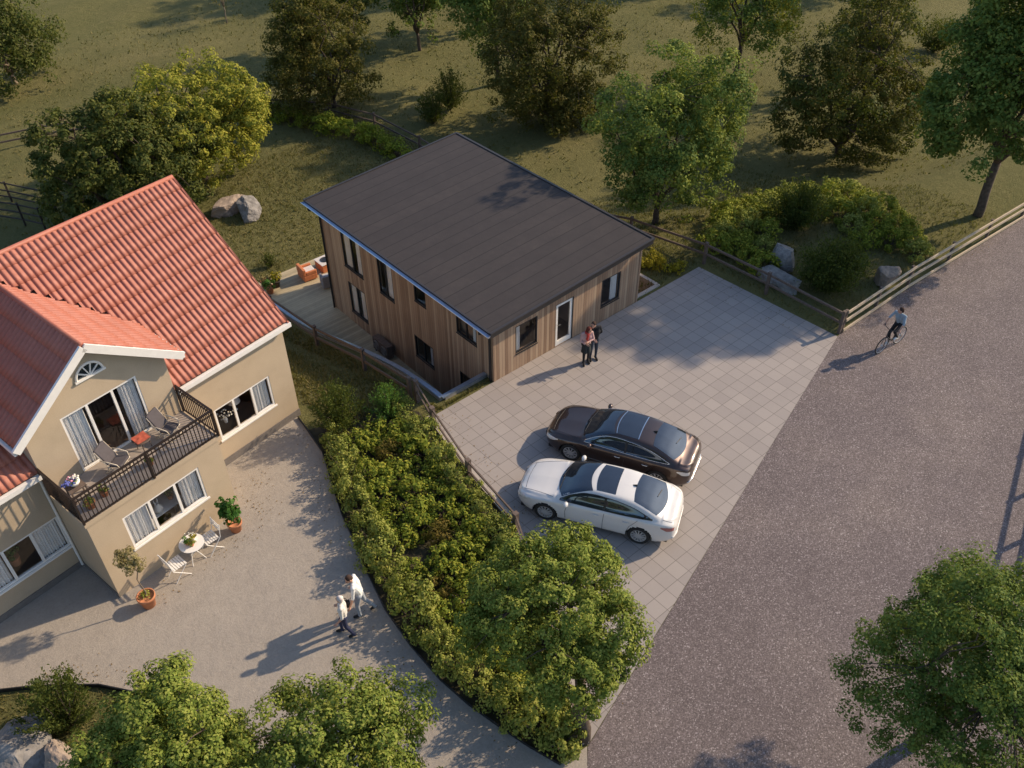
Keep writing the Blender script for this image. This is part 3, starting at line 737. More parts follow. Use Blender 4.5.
def tree(name, label, base, c, r, leaf, nleaf, ncl, mat, seed, trunk=.22, group=None, bark='bark', clus=.30, hollow=.45, aspect=.55, low=-.75, fork=.4, cat='tree', sub=None, lobes=11):
    g = np.random.default_rng(seed)
    z0 = T(*base)
    t = thing(name, label, cat, (base[0], base[1], z0), 0, group)
    cl = np.array(c)-np.array([base[0], base[1], z0])       # crown centre relative to the foot
    P, N, C = crown(cl, r, int(ncl*3.2), nleaf, g, hollow, clus*.52, low=low, lobes=lobes)
    ok = P[:, 2] > .15; P, N = P[ok], N[ok]
    o = link('crown', leaves_mesh('crown', P, N, leaf, M[mat], aspect, g), t)
    if sub:  # a second hue of foliage in clumps, same crown
        o.data.materials.append(M[sub]); k = np.array([noise.noise((p[0]*.55+seed, p[1]*.55, p[2]*.55)) > .12 for p in P], dtype=np.int32)
        o.data.polygons.foreach_set('material_index', k)
    mb = MB(); top = cl*np.array([.85, .85, 1])+np.array([0, 0, r[2]*.35])
    fk = cl*fork*np.array([.7, .7, 1]); fk[2] = max(.5, cl[2]-r[2]*.75)
    limb(mb, (0, 0, -.2), fk, trunk, trunk*.75, g, 5, .03, 9)
    main = []
    for k in range(7):
        a = 2*PI*k/7+g.uniform(-.3, .3); e = cl+np.array([math.cos(a)*r[0]*.55, math.sin(a)*r[1]*.55, r[2]*g.uniform(-.25, .5)])
        main += limb(mb, fk, e, trunk*.5, trunk*.14, g, 6, .07, 6)[1:]
    main += limb(mb, fk, top, trunk*.7, trunk*.12, g, 6, .05, 7)[1:]
    main = np.array(main)
    for q in C[::6]:
        d = np.linalg.norm(main-q, axis=1); i = d.argmin()
        if .15 < d[i]: limb(mb, main[i], q, trunk*.13, trunk*.04, g, 3, .06, 4)
    mb.build('trunk', M[bark], t, smooth=True)
    return t
BG = 'trees on the meadow behind the houses'
tree('broadleaf_tree','large fresh green tree overhanging the white car at the end of the driveway',(-6.80,-11.45),(-6.85,-10.35,4.05),(2.05,1.95,2.1),.078,76000,180,'leaf_fresh',11,.16,clus=.21,low=-.85)
tree('broadleaf_tree','bright leafy young tree next to the boulders below the concrete yard',(-14.6,-6.6),(-14.6,-7.5,3.5),(1.75,1.65,2.0),.08,56000,110,'leaf_fresh',12,.12,clus=.25)
tree('broadleaf_tree','broad many-lobed bright green tree at the bottom edge below the walking couple',(-12.0,-9.6),(-12.55,-9.75,3.3),(2.65,2.0,1.9),.08,66000,120,'leaf_fresh',13,.13,clus=.23)
tree('broadleaf_tree','deep green full tree at the lower right beside the wide asphalt road',(-.9,-16.7),(-1.2,-17.3,3.7),(2.85,2.6,2.65),.075,100000,260,'leaf_deep',14,.17,clus=.2)
tree('broadleaf_tree','open crowned green tree just behind the right edge of the dark flat roof',(13.3,4.4),(13.7,4.6,3.4),(3.7,3.3,4.7),.15,42000,110,'leaf_deep',15,.17,BG,clus=.24,sub='leaf_fresh',low=-.98)
tree('broadleaf_tree','tall open tree with a leaning trunk beside the pale road fence',(23.4,-5.5),(22.9,-5.6,6.5),(4.3,3.8,5.2),.17,76000,210,'leaf_deep',16,.22,BG,clus=.22)
tree('broadleaf_tree','round yellow green tree lit by the sun behind the red roof ridge',(1.0,25.6),(1.0,25.4,.75),(4.8,4.3,3.5),.17,42000,150,'leaf_olive',17,.25,BG,clus=.19,low=-.9,hollow=.6)
tree('oak_tree','dark olive tree directly behind the ridge of the red roof',(-4.1,24.0),(-3.4,23.6,.55),(4.4,4.0,3.6),.17,46000,170,'leaf_dark',18,.25,BG,clus=.2,low=-.9)
tree('oak_tree','tall dark tree between the back fence and the top edge',(11.3,28.8),(11.1,28.7,.5),(3.6,3.4,5.2),.16,40000,160,'leaf_brown',19,.2,BG,clus=.24,low=-.95)
tree('oak_tree','dark wide tree with pale branches in the upper left corner',(-2.3,45.8),(-2.6,45.6,1.2),(4.6,4.2,4.4),.20,20000,110,'leaf_dark',20,.2,BG,'bark_pale',low=-.9)
tree('oak_tree','massive brownish dark tree behind the top of the dark flat roof',(19.6,18.7),(19.9,18.9,.6),(4.3,4.1,5.6),.16,50000,200,'leaf_brown',21,.24,BG,clus=.2,low=-.95)
tree('broadleaf_tree','green rounded tree tucked left behind the massive brownish tree',(21.3,25.0),(20.6,24.6,2.8),(3.2,2.9,3.8),.19,14000,80,'leaf_deep',22,.16,BG)
tree('oak_tree','broad dark olive tree above the leafy shrub patch',(29.0,4.6),(28.8,4.9,1.0),(4.5,4.2,5.6),.16,52000,200,'leaf_brown',23,.24,BG,clus=.2,low=-.95,sub='leaf_dark')
tree('broadleaf_tree','slender green tree at the top edge behind the open crowned one',(33.1,15.1),(33.0,15.0,2.8),(3.6,3.3,4.4),.18,18000,80,'leaf_deep',24,.18,BG,sub='leaf_olive')
tree('broadleaf_tree','small dense green tree at the top edge left of the massive brownish tree',(20.9,33.0),(20.6,33.0,.9),(2.6,2.4,3.3),.19,12000,70,'leaf_deep',25,.14,BG,low=-.95,sub='leaf_dark')
tree('oak_tree','dark green tree half cut off by the top edge above the back fence',(17.5,36.5),(17.5,36.5,1.5),(2.4,2.3,3.6),.2,10000,60,'leaf_dark',26,.16,BG,low=-.95)
tree('oak_tree','shaded tree at the top edge between the small dense one and the massive one',(26.5,33.5),(26.5,33.5,1.2),(2.3,2.3,3.4),.2,9000,55,'leaf_dark',27,.16,BG,low=-.95)
tree('oak_tree','shadowy tree at the top edge between the slender one and the broad olive one',(38.5,9.6),(38.5,9.6,3.8),(2.9,2.8,4.4),.2,11000,60,'leaf_dark',28,.18,BG)
for k, (x, y, r_, l) in enumerate(((25.5,48.0,3.6,'left-hand one of the shadowy trees standing beyond the top edge'),(35.0,41.0,3.8,'second shadowy tree from the left beyond the top edge'),(45.5,31.0,3.8,'third shadowy tree from the left beyond the top edge'),(56.0,21.0,4.0,'right-hand one of the shadowy trees standing beyond the top edge'))):
    tree('oak_tree', l, (x, y), (x, y, 2.2), (r_, r_, 5.2), .24, 15000, 70, 'leaf_dark', 120+k, .2, BG, low=-.95)
tree('bare_tree','thin nearly bare sapling on the meadow near the upper left',(13.5,47.2),(13.5,47.2,-.4),(1.1,1.1,1.7),.12,500,30,'leaf_rust',29,.05,BG,'bark_pale')

def shrub_mesh(name, r, leaf, n, mat, seed, ncl=26, clus=.36, upright=0.):
    g = np.random.default_rng(seed)
    P, N, C = crown((0, 0, r[2]*.55), r, ncl, n, g, .55, clus, .8, -.5)
    N[:, 2] += upright; ok = P[:, 2] > .02
    return leaves_mesh(name, P[ok], unit(N[ok]), leaf, M[mat], .55, g)
def stem_mesh(h, r, seed, n=9):
    g = np.random.default_rng(seed); mb = MB()
    for k in range(n):
        a = g.uniform(0, 2*PI); limb(mb, (0, 0, -.05), (r*.7*math.cos(a), r*.7*math.sin(a), h*g.uniform(.5, .95)), .018, .006, g, 3, .08, 5)
    o = mb.build('stems', M['bark']); me = o.data; bpy.data.objects.remove(o); return me
def shrub_kind(name, r, leaf, n, mat, seeds, **k):
    st = stem_mesh(r[2]*1.3, r[0], seeds[0]); return [(shrub_mesh('foliage', r, leaf, n, mat, s, **k), st) for s in seeds]
def place_shrub(name, label, group, kinds, x, y, sc=1., cat='shrub', rz=None, zs=1.):
    me, st = random.choice(kinds)
    t = thing(name, label, cat, (x, y, T(x, y)), random.uniform(0, 6.28) if rz is None else rz, group)
    s = sc*random.uniform(.88, 1.14); t.scale = (s*random.uniform(.92, 1.1), s*random.uniform(.92, 1.1), s*zs*random.uniform(.85, 1.15))
    link('foliage', me, t); link('stems', st, t); return t
K_shrub = shrub_kind('border', (.40,.40,.36), .062, 1500, 'leaf_shrub', (31, 32, 33, 34))
K_laurel = shrub_kind('laurel', (.44,.44,.40), .085, 900, 'leaf_laurel', (41, 42, 43, 44), ncl=34, clus=.3, upright=.2)
K_rust = shrub_kind('rust', (.42,.42,.34), .055, 1500, 'leaf_rust', (51, 52))
K_hedge = shrub_kind('hedge', (.52,.52,.55), .10, 900, 'leaf_hedge', (61, 62, 63))
K_yel = shrub_kind('yellow', (.36,.36,.34), .075, 700, 'leaf_yellow', (71, 72))
K_patch = shrub_kind('patch', (.70,.70,.66), .11, 1300, 'leaf_laurel', (81, 82, 83), ncl=34, clus=.3)
K_patch2 = shrub_kind('patch', (.72,.72,.66), .11, 1300, 'leaf_shrub', (84, 85), ncl=34, clus=.3)
def along(pts, step, jit=.06):
    out = []; acc = 0
    for (x0, y0), (x1, y1) in zip(pts[:-1], pts[1:]):
        L_ = math.hypot(x1-x0, y1-y0)
        while acc < L_:
            t = acc/L_; out.append((x0+(x1-x0)*t+random.uniform(-jit, jit), y0+(y1-y0)*t+random.uniform(-jit, jit))); acc += step
        acc -= L_
    return out
lb = [(x+.52, y) for x, y in bed_edge[2:]]
for x, y in along(lb, .66): place_shrub('border_shrub', 'rounded yellow green shrub in the row along the edge of the concrete yard', 'shrubs bordering the concrete yard', K_shrub, x, y, random.uniform(1.15, 1.4), zs=1.45)
rb = [(-3.45,.6),(-3.65,-1.3),(-4.05,-3.4),(-4.35,-5.3),(-5.3,-7.6),(-6.6,-10.2),(-7.1,-11.1)]
for x, y in along(rb, .68): place_shrub('border_shrub', 'rounded green shrub in the row along the kerb of the paved driveway', 'shrubs bordering the driveway kerb', K_shrub, x, y, random.uniform(1.0, 1.3), zs=1.2)
# the laurels between the two rows
def bed_l(y):
    for (x0, y0), (x1, y1) in zip(bed_edge[:-1], bed_edge[1:]):
        if y1 <= y <= y0: return x0+(x1-x0)*(y0-y)/(y0-y1)
    return -8
def bed_r(y):
    for (x0, y0), (x1, y1) in zip(rb[:-1], rb[1:]):
        if y1 <= y <= y0: return x0+(x1-x0)*(y0-y)/(y0-y1)
    return -3.4
y = .5; row = 0; rust = [(-6.95,-5.9),(-4.9,-.6),(-5.7,-4.3)]
while y > -10.4:
    a = bed_l(y)+1.15; b = bed_r(y)-.62; n = max(0, int((b-a)/.64))
    for k in range(n+1):
        if n == 0 and b < a: break
        x = a+(b-a)*(k+.5*(row % 2)*.6)/max(1, n)+random.uniform(-.12, .12); yy = y+random.uniform(-.14, .14)
        if any(math.hypot(x-u, yy-v) < .42 for u, v in rust): continue
        if random.random() < .05: continue
        place_shrub('laurel_shrub', 'leafy dark green laurel clump in the middle of the planting bed', 'laurel clumps filling the planting bed', K_laurel, x, yy, random.uniform(.9, 1.3))
    y -= .60; row += 1
for (x, y), l in zip(rust, ('brownish rounded shrub deep in the bed near the walking couple', 'small brownish shrub at the upper end of the planting bed', 'brownish low shrub in the centre of the planting bed')):
    place_shrub('brown_shrub', l, None, K_rust, x, y, 1.15)
for x, y in along([(7.7,30.2),(8.6,27.9),(9.3,25.6),(9.9,23.4),(10.25,21.6),(10.35,20.2)], .82): place_shrub('hedge_bush', 'bright green bush in the curved hedge by the back fence', 'bushes of the curved back hedge', K_hedge, x, y, 1.3)
for x, y in [(8.9,2.3),(9.3,1.75),(9.55,1.25),(9.85,.75),(9.5,2.4),(10.1,.35),(9.95,1.5),(8.6,2.9),(9.1,3.0)]: place_shrub('yellow_shrub', 'low yellow green shrub between the timber house and the driveway fence', 'yellow shrubs beside the timber house', K_yel, x, y)
ring = [(12.3,.3),(12.9,-.5),(12.6,-1.2),(13.4,.9),(14.2,1.3),(15.1,1.8),(16.0,2.0),(16.9,2.1),(17.8,2.0),(18.7,1.9),(19.5,1.6),(20.2,1.0),(20.7,.2),(20.9,-.6),(20.7,-1.5),(20.5,-2.5),(20.0,-3.4),(19.4,-4.2),(18.9,-5.0),(18.2,-5.5),
        (13.6,0),(14.4,.4),(15.2,.8),(16.2,1.0),(17.3,1.1),(18.3,.9),(19.2,.4),(19.8,-.4),(19.7,-1.4),(19.4,-2.4),(18.9,-3.3),(18.1,-4.3),(13.7,-1.0),(14.6,-.6),(18.3,-.6),(18.6,-1.6),(18.0,-2.6),(17.4,-3.5),(12.5,-2.0)]
for x, y in ring: place_shrub('patch_shrub', 'dense leafy shrub in the thicket behind the driveway fence', 'shrubs of the thicket behind the driveway fence', random.choice((K_patch, K_patch, K_patch2)), x, y, .95)

def bush(name, label, x, y, h, r, leaf, n, mat, seed, stems=60, spread=.6, cat='bush', group=None):
    """upright bush: many arching stems, leaves all along them"""
    g = np.random.default_rng(seed); t = thing(name, label, cat, (x, y, T(x, y)), 0, group)
    P = []; N = []; D = []; mb = MB()
    for k in range(stems):
        a = g.uniform(0, 2*PI); q = g.random()**.6; tip = np.array([math.cos(a)*r*q, math.sin(a)*r*q, h*(1-.55*q*q)*g.uniform(.75, 1.1)])
        m_ = max(6, n//stems); s = g.uniform(.12, 1, size=m_)
        p = np.stack([tip[0]*s**.8, tip[1]*s**.8, tip[2]*(s*1.25-.25*s*s)], 1)
        p += g.normal(size=p.shape)*.05*r*(.4+spread)
        P.append(p); d = tip/np.linalg.norm(tip); D.append(d+g.normal(size=p.shape)*.6); N.append(g.normal(size=p.shape)+np.array([0, 0, .5])+np.array([math.cos(a), math.sin(a), 0])*.5)
        if k % 3 == 0: limb(mb, (0, 0, -.05), tip*.8, .02, .006, g, 3, .04, 4)
    P = np.concatenate(P); ok = P[:, 2] > .02
    link('foliage', leaves_mesh('foliage', P[ok], unit(np.concatenate(N)[ok]), leaf, M[mat], .42, g, np.concatenate(D)[ok]), t)
    mb.build('stems', M['bark'], t); return t
bush('spiky_bush','dark spiky bush on the dry strip behind the boulders',-15.95,-3.05,2.15,1.05,.09,7000,'leaf_spiky',91,60)
bush('tall_bush','tall feathery dark bush near the corner of the red roofed house',-5.35,1.5,1.95,1.0,.08,8000,'leaf_spiky',92,80)
bush('bright_bush','bright green upright bush beside the start of the driveway fence',-3.75,.95,1.35,.85,.065,4200,'leaf_green',93,70)
bush('meadow_bush','taller upright dark bush of the pair above the flat roof',16.4,23.7,2.6,1.35,.13,4200,'leaf_spiky',94,80,group=None)
bush('meadow_bush','shorter upright dark bush of the pair above the flat roof',14.4,22.8,2.1,1.15,.13,3600,'leaf_spiky',95,80)
bush('meadow_bush','lone dark spreading bush on the meadow near the upper right',47.3,9.2,2.5,1.9,.18,3600,'leaf_dark',96,80)
bush('thicket_bush','large dark mounded bush in front of the thicket by the road fence corner',13.6,-4.45,2.3,1.5,.12,13000,'leaf_spiky',97,110,1.3)
bush('thicket_bush','dark upright bush in the middle of the thicket',16.6,-.6,2.1,1.4,.13,9000,'leaf_spiky',98,90,1.2)
bush('small_bush','small dark bush in the grass beside the boarded deck',-.55,15.7,.75,.5,.08,900,'leaf_spiky',99,40)

# grass blades over the lawn and meadow (nobody could count them)
def grass(name, n, region, h, wd, mat, seed):
    g = np.random.default_rng(seed); P = []
    while len(P) < n:
        x, y = region(g)
        if -2.3 < x < 7.4 and .2 < y < 15: continue
        if x > 7 and x < 11.3 and y < .15: continue
        if y < -6.0 and x > 8: continue
        if -11 < x < -2.6 and y < 1.2 + .6*(x < -5.6)*20: continue
        if -2.95 < x < 7.4 and y < .05: continue
        P.append((x, y, T(x, y)))
    P = np.array(P); n = len(P); a = g.uniform(0, 2*PI, n); lean = g.normal(size=(n, 2))*.5
    hh = h*g.uniform(.5, 1.4, n); ww = wd*g.uniform(.6, 1.3, n)
    V = np.zeros((n, 3, 3)); V[:, 0] = P; V[:, 1] = P; V[:, 2] = P
    V[:, 0, 0] -= np.cos(a)*ww; V[:, 0, 1] -= np.sin(a)*ww; V[:, 1, 0] += np.cos(a)*ww; V[:, 1, 1] += np.sin(a)*ww
    V[:, 2, 0] += lean[:, 0]*hh; V[:, 2, 1] += lean[:, 1]*hh; V[:, 2, 2] += hh
    me = bpy.data.meshes.new(name); me.vertices.add(3*n); me.vertices.foreach_set('co', V.astype(np.float32).ravel())
    me.loops.add(3*n); me.loops.foreach_set('vertex_index', np.arange(3*n, dtype=np.int32))
    me.polygons.add(n); me.polygons.foreach_set('loop_start', np.arange(0, 3*n, 3, dtype=np.int32)); me.polygons.foreach_set('loop_total', np.full(n, 3, dtype=np.int32))
    me.materials.append(M[mat]); me.update(calc_edges=True); o = link(name, me); o['kind'] = 'stuff'; return o
def reg_near(g):
    k = g.random()
    if k < .25: return g.uniform(-6, -2.3), g.uniform(1.2, 13)
    if k < .62: return g.uniform(-8, 12), g.uniform(14.5, 26)
    if k < .7: return g.uniform(7.3, 11.2), g.uniform(.15, 8)
    if k < .72: return g.uniform(-2.9, 0), g.uniform(.1, .5)
    return g.uniform(11, 24), g.uniform(-6.2, 10)
tag(grass('grass', 46000, reg_near, .13, .022, 'blade', 5), 'short dry grass growing on the lawn round the houses', 'grass')
def reg_far(g): return g.uniform(-10, 55), g.uniform(-2, 52)
tag(grass('meadow_grass', 14000, reg_far, .14, .05, 'blade', 6), 'dry tufted grass spread over the open meadow', 'grass')
def reg_bl(g): return g.uniform(-19, -13), g.uniform(-9, -1.5)
# dry ground cover between the boulders and the yard
def low_ok(x, y):
    for (x0, y0), (x1, y1) in zip(low_edge[:-1], low_edge[1:]):
        if x0 <= x <= x1: return y < y0+(y1-y0)*(x-x0)/(x1-x0)-.12
    return False
def reg_bl(g):
    while True:
        x, y = g.uniform(-19, -12.2), g.uniform(-10, -.9)
        if low_ok(x, y): return x, y
tag(grass('ground_cover', 9000, reg_bl, .10, .02, 'blade', 8), 'dry ground cover between the boulders and the concrete yard', 'ground cover')

# fallen leaves and litter along the edges of the paving
def litter(n, seed):
    g = np.random.default_rng(seed); P = []
    lines = [([(x-.15, y) for x, y in bed_edge], .45, .018), ([(-2.8,-.1),(-3.2,-1.4),(-3.5,-3.4),(-3.8,-5.5),(-6.7,-11.4)], .7, .024), ([(11.2,-6.2),(11.0,-.2)], -.8, .024), ([(11.6,-6.6),(30,-7.6)], .5, .014), ([(-13.3,-1.0),(-9.4,-.4),(-9.2,1.2),(-6.4,2.2)], .35, .018), ([(x, y+.1) for x, y in low_edge[1:-1]], .5, .018)]
    while len(P) < n:
        L_, wd, z = lines[g.integers(len(lines))]; i = g.integers(len(L_)-1); t = g.random(); x = L_[i][0]+(L_[i+1][0]-L_[i][0])*t; y = L_[i][1]+(L_[i+1][1]-L_[i][1])*t
        if noise.noise((x*.8, y*.8, 5)) < -.1: continue
        P.append((x+g.normal()*.12+(abs(g.normal())*wd if wd > 0 and L_ is not lines[0][0] else -abs(g.normal())*abs(wd)), y+g.normal()*.2, z+.01))
    P = np.array(P); N = unit(np.array([0,0,1.])+g.normal(size=(n, 3))*.25)
    o = link('leaf_litter', leaves_mesh('leaf_litter', P, N, .05, M['litter'], .6, g)); o['kind'] = 'stuff'; return tag(o, 'fallen brown leaves scattered along the edges of the paving', 'leaf litter')
litter(700, 77)

# ------------------------------------------------------------------ rocks
def rock(label, x, y, r, mat, seed, rz=0, zoff=0., name='boulder', group=None):
    bm = bmesh.new(); bmesh.ops.create_icosphere(bm, subdivisions=5, radius=1)
    g = np.random.default_rng(seed); pl = [(Vector(g.normal(size=3)).normalized(), g.uniform(.50, .85)) for _ in range(15)]
    for v in bm.verts:
        p = v.co.copy()
        for n, d in pl:
            k = p.dot(n)
            if k > d: p -= n*(k-d)*.96
        p *= 1+.07*noise.noise(p*2.2+Vector((seed, 0, 0)))+.035*noise.noise(p*6+Vector((0, seed, 0)))+.03*noise.noise(p*13)+.02*abs(noise.noise(p*26))
        v.co = Vector((p.x*r[0], p.y*r[1], p.z*r[2]))
    me = bpy.data.meshes.new(name); bm.to_mesh(me); bm.free(); me.materials.append(M[mat])
    me.polygons.foreach_set('use_smooth', [False]*len(me.polygons))
    o = link(name, me); o.location = (x, y, T(x, y)+r[2]*.35+zoff); o.rotation_euler = (0, 0, rz); return tag(o, label, 'boulder', group)
rock('long pale boulder on the grass next to the red roof, behind the greyer one', .35, 21.8, (1.3,.8,.58), 'rock', 1, .3)
rock('rounded grey boulder on the grass next to the red roof', 1.2, 20.75, (1.1,.8,.66), 'rock_grey', 2, .8)
rock('upper grey boulder in the thicket behind the driveway fence', 13.7, -2.1, (.85,.75,.75), 'rock_grey', 3, .5)
rock('long grey boulder lying just behind the driveway fence', 12.35, -3.0, (.65,1.0,.55), 'rock_grey', 4, .1)
rock('pale boulder in the thicket beside the road fence', 15.6, -5.65, (.8,.55,.62), 'rock', 5, .2)
rock('large shaded boulder at the lower left corner under the spiky bush', -17.1, -3.15, (1.15,.95,.85), 'rock_grey', 6, .4)
rock('sharp pale boulder at the bottom left in the sun', -16.35, -4.25, (.52,.75,.80), 'rock', 17, .2)

# ------------------------------------------------------------------ fences
def fence(name, label, pts, mat, step, h, rails, pw=.10, rw=.035, rh=.10, rmat=None, ground=True, side=0, group=None):
    pts = [Vector((x, y)) for x, y in pts]; o = thing(name, label, 'fence', (pts[0].x, pts[0].y, T(*pts[0])), 0, group)
    I = Matrix.Translation(-Vector((pts[0].x, pts[0].y, T(*pts[0]))))
    st = []
    for a, b in zip(pts[:-1], pts[1:]):
        n = max(1, round((b-a).length/step))
        st += [a+(b-a)*i/n for i in range(n)]
    st.append(pts[-1])
    for p in st:
        mb = MB(); z = T(p.x, p.y); mb.beam((0,0,-.3),(0,0,h),pw,pw); mb.beam((0,0,h),(0,0,h+.02),pw*1.1,pw*1.1)
        mb.build('post', M[mat], o, M=I @ Matrix.Translation((p.x, p.y, z)))
    for zr in rails:
        mb = MB()
        for a, b in zip(st[:-1], st[1:]):
            d = (b-a).normalized(); off = Vector((-d.y, d.x))*side
            mb.beam((a.x+off.x, a.y+off.y, T(*a)+zr), (b.x+off.x, b.y+off.y, T(*b)+zr), rw, rh)
        mb.build('rail', M[rmat or mat], o, M=I)
    return o
fence('rail_fence','brown rail fence at the far side of the paved driveway, running round the meadow',[(11.42,-6.35),(11.45,-3),(11.3,0),(11.2,4),(11.6,12),(11.7,20.5),(11.2,24.2),(10.3,27.7),(8.1,30.8),(4,33.4),(-3.7,36.0),(-9.5,37.2)],'fence_brown',2.75,1.0,(.9,.48),.11,.05,.09)
fence('road_fence','pale timber three rail fence along the asphalt road',[(11.55,-6.36),(16,-6.42),(24.5,-6.9),(45,-8.0)],'fence_brown',2.9,1.0,(.95,.58,.12),.10,.05,.11,'fence_light',side=-.07)
fence('rail_fence','brown two rail fence between the planting bed and the paved driveway',[(-2.62,.95),(-3.02,-.5),(-3.62,-3.1),(-3.92,-5.65),(-5.4,-8.6),(-6.75,-11.1)],'fence_brown',2.7,.95,(.88,.50),.14,.045,.07)
fence('rail_fence','weathered fence on the grass in front of the sunken deck',[(-2.72,1.2),(-2.72,4.1),(-2.6,7.9),(-2.35,12.2)],'fence_brown',3.6,1.0,(.88,.45),.12,.04,.12)
fence('paddock_fence','dark paddock fence behind the left end of the red roof, nearer line',[(-12.5,34.2),(-7.9,27.2),(-7.3,26.0)],'fence_dark',2.2,1.25,(1.18,.75,.35),.09,.04,.07)
fence('paddock_fence','dark paddock fence behind the left end of the red roof, farther line',[(-12.0,37.0),(-7.6,30.2),(-6.2,27.6)],'fence_dark',2.2,1.15,(1.08,.65,.3),.09,.04,.07)
fence('roadside_fence','timber fence on the near side of the asphalt road, casting its shadow to the left',[(5.9,-16.45),(8.0,-15.75),(10.1,-15.05),(12.2,-14.35),(14.3,-13.65)],'fence_brown',2.2,1.25,(1.2,.62),.12,.06,.11)
# ------------------------------------------------------------------ cars
def pchip(xk, yk, x):
    """monotone cubic through (xk, yk); xk increasing"""
    xk = np.array(xk, float); yk = np.array(yk, float); h = np.diff(xk); d = np.diff(yk)/h
    m = np.zeros_like(yk); m[0] = d[0]; m[-1] = d[-1]
    for i in range(1, len(xk)-1):
        if d[i-1]*d[i] > 0:
            w1 = 2*h[i]+h[i-1]; w2 = h[i]+2*h[i-1]; m[i] = (w1+w2)/(w1/d[i-1]+w2/d[i])
    x = np.clip(x, xk[0], xk[-1]); i = np.clip(np.searchsorted(xk, x)-1, 0, len(xk)-2)
    t = (x-xk[i])/h[i]
    return (2*t**3-3*t**2+1)*yk[i]+(t**3-2*t**2+t)*h[i]*m[i]+(-2*t**3+3*t**2)*yk[i+1]+(t**3-t**2)*h[i]*m[i+1]
HX = [-2.40,-2.36,-2.28,-2.10,-1.86,-1.50,-1.12,-.70,-.30,.15,.45,.75,.98,1.20,1.60,1.95,2.18,2.32,2.38,2.40]
HZ = [.78,.89,.965,1.015,1.115,1.265,1.375,1.425,1.435,1.415,1.335,1.195,1.06,.955,.885,.815,.74,.66,.58,.50]
WX = [-2.40,-2.36,-2.28,-2.12,-1.85,-1.40,0,1.40,1.75,2.0,2.18,2.30,2.37,2.40]
WW = [.50,.66,.765,.85,.90,.925,.93,.92,.895,.84,.75,.64,.52,.40]
BX = [-2.40,-2.28,-1.9,-1.2,0,1.0,1.6,2.0,2.2,2.34,2.40]
BZ = [.72,.88,.95,.95,.915,.86,.80,.73,.66,.56,.47]
YX = [-2.40,-2.2,-1.95,-1.15,-.5,.20,.7,1.15,1.5,2.0,2.25,2.40]
YW = [.30,.62,.70,.60,.59,.575,.64,.73,.75,.66,.50,.20]
def car_section(x, n=40):
    zc, w, zb, yr = (float(pchip(a, b, x)) for a, b in ((HX, HZ), (WX, WW), (BX, BZ), (YX, YW)))
    zb = min(zb, zc-.035); yr = min(yr, w-.10)
    ze = zc-.045 if zc-zb > .12 else zc-.022
    lo = .19 if abs(x) < 1.9 else .19+.11*(abs(x)-1.9)/.5
    pts = [(w-.09, lo), (w-.03, lo+.07), (w-.004, .42), (w, .56), (w-.012, min(.70, zb-.02)), (w-.045, zb), (w-.085, zb+.022), (yr+.02, ze-.012), (yr-.045, ze+.018), (yr*.55, zc-.010), (0, zc)]
    z_ = [pts[0][1]]
    p = np.array(pts); t = np.concatenate([[0], np.cumsum(np.linalg.norm(np.diff(p, axis=0), axis=1)+1e-4)])
    u = np.linspace(0, t[-1], n)
    return np.stack([pchip(t, p[:, 0], u), pchip(t, p[:, 1], u)], 1)
def ztop(x, y):
    s = car_section(x, 160); k = 70; q = s[k:]; return float(np.interp(-abs(y), -q[:, 0], q[:, 1]))
def yside(x, z):
    s = car_section(x, 160); i = int(np.argmin(np.abs(s[:, 1]-.54))); q = s[i:]; return float(np.interp(z, np.maximum.accumulate(q[:, 1]), q[:, 0]))
def grid_faces(a, b): return [(i*b+j, i*b+j+1, (i+1)*b+j+1, (i+1)*b+j) for i in range(a-1) for j in range(b-1)]
def top_patch(mb, x0, x1, hw0, hw1, lift=.006, bow0=0., bow1=0., n=18, m=0):
    """patch on the upper surface between two bowed lines across the car"""
    vs = []
    for i in range(n+1):
        t = i/n
        for j in range(-10, 11):
            s = j/10; hw_ = hw0+(hw1-hw0)*t; y = s*hw_
            x = (x0-bow0*s*s)*(1-t)+(x1-bow1*s*s)*t
            vs.append((x, y, ztop(x, y)+lift))
    mb.add(vs, grid_faces(n+1, 21), None, m)
def side_patch(mb, xs, zlo, zhi, sg, lift=.006, n=6, m=0):
    vs = []
    for x, a, b in zip(xs, zlo, zhi):
        for k in range(n+1):
            z = a+(b-a)*k/n; vs.append((x, sg*(yside(x, z)+lift), z))
    mb.add(vs, grid_faces(len(xs), n+1), None, m)
WXF, WXR, WR = 1.40, -1.40, .335
def wheel(car, x, sg, spokes=10):
    o = thing_part('wheel', car, (x, sg*.80, WR))
    Mx = Matrix.Rotation(R(-90*sg), 4, 'X')
    mb = MB(); mb.lathe([(.225,-.10),(.30,-.11),(.328,-.085),(WR,-.04),(WR,.05),(.325,.095),(.295,.11),(.235,.10),(.225,.06),(.225,-.10)], 28, Mx); mb.build('tyre', M['tyre'], o, smooth=True)
    mb = MB(); mb.lathe([(.235,.085),(.228,.10),(.212,.095),(.205,.03)], 28, Mx, cap=False)
    for k in range(spokes):
        t = 2*PI*k/spokes; c_, s_ = math.cos(t), math.sin(t)
        mb.beam((.04*c_, .04*s_, .095), (.215*c_, .215*s_, .095), .034, .03, Mx)
    mb.lathe([(.055,.06),(.055,.10),(.0,.105)], 12, Mx, cap=False); mb.build('rim', M['alloy'], o)
    mb = MB(); mb.lathe([(.205,.02),(.0,.02)], 20, Mx); mb.build('brake_disc', M['black'], o)
def thing_part(name, parent, loc):
    # a part that carries sub-parts: its own hub mesh
    mb = MB(); mb.lathe([(.03,-.04),(.03,.04)], 8, Matrix.Rotation(R(90), 4, 'X'))
    return mb.build(name, M['black'], parent, M=Matrix.Translation(loc))
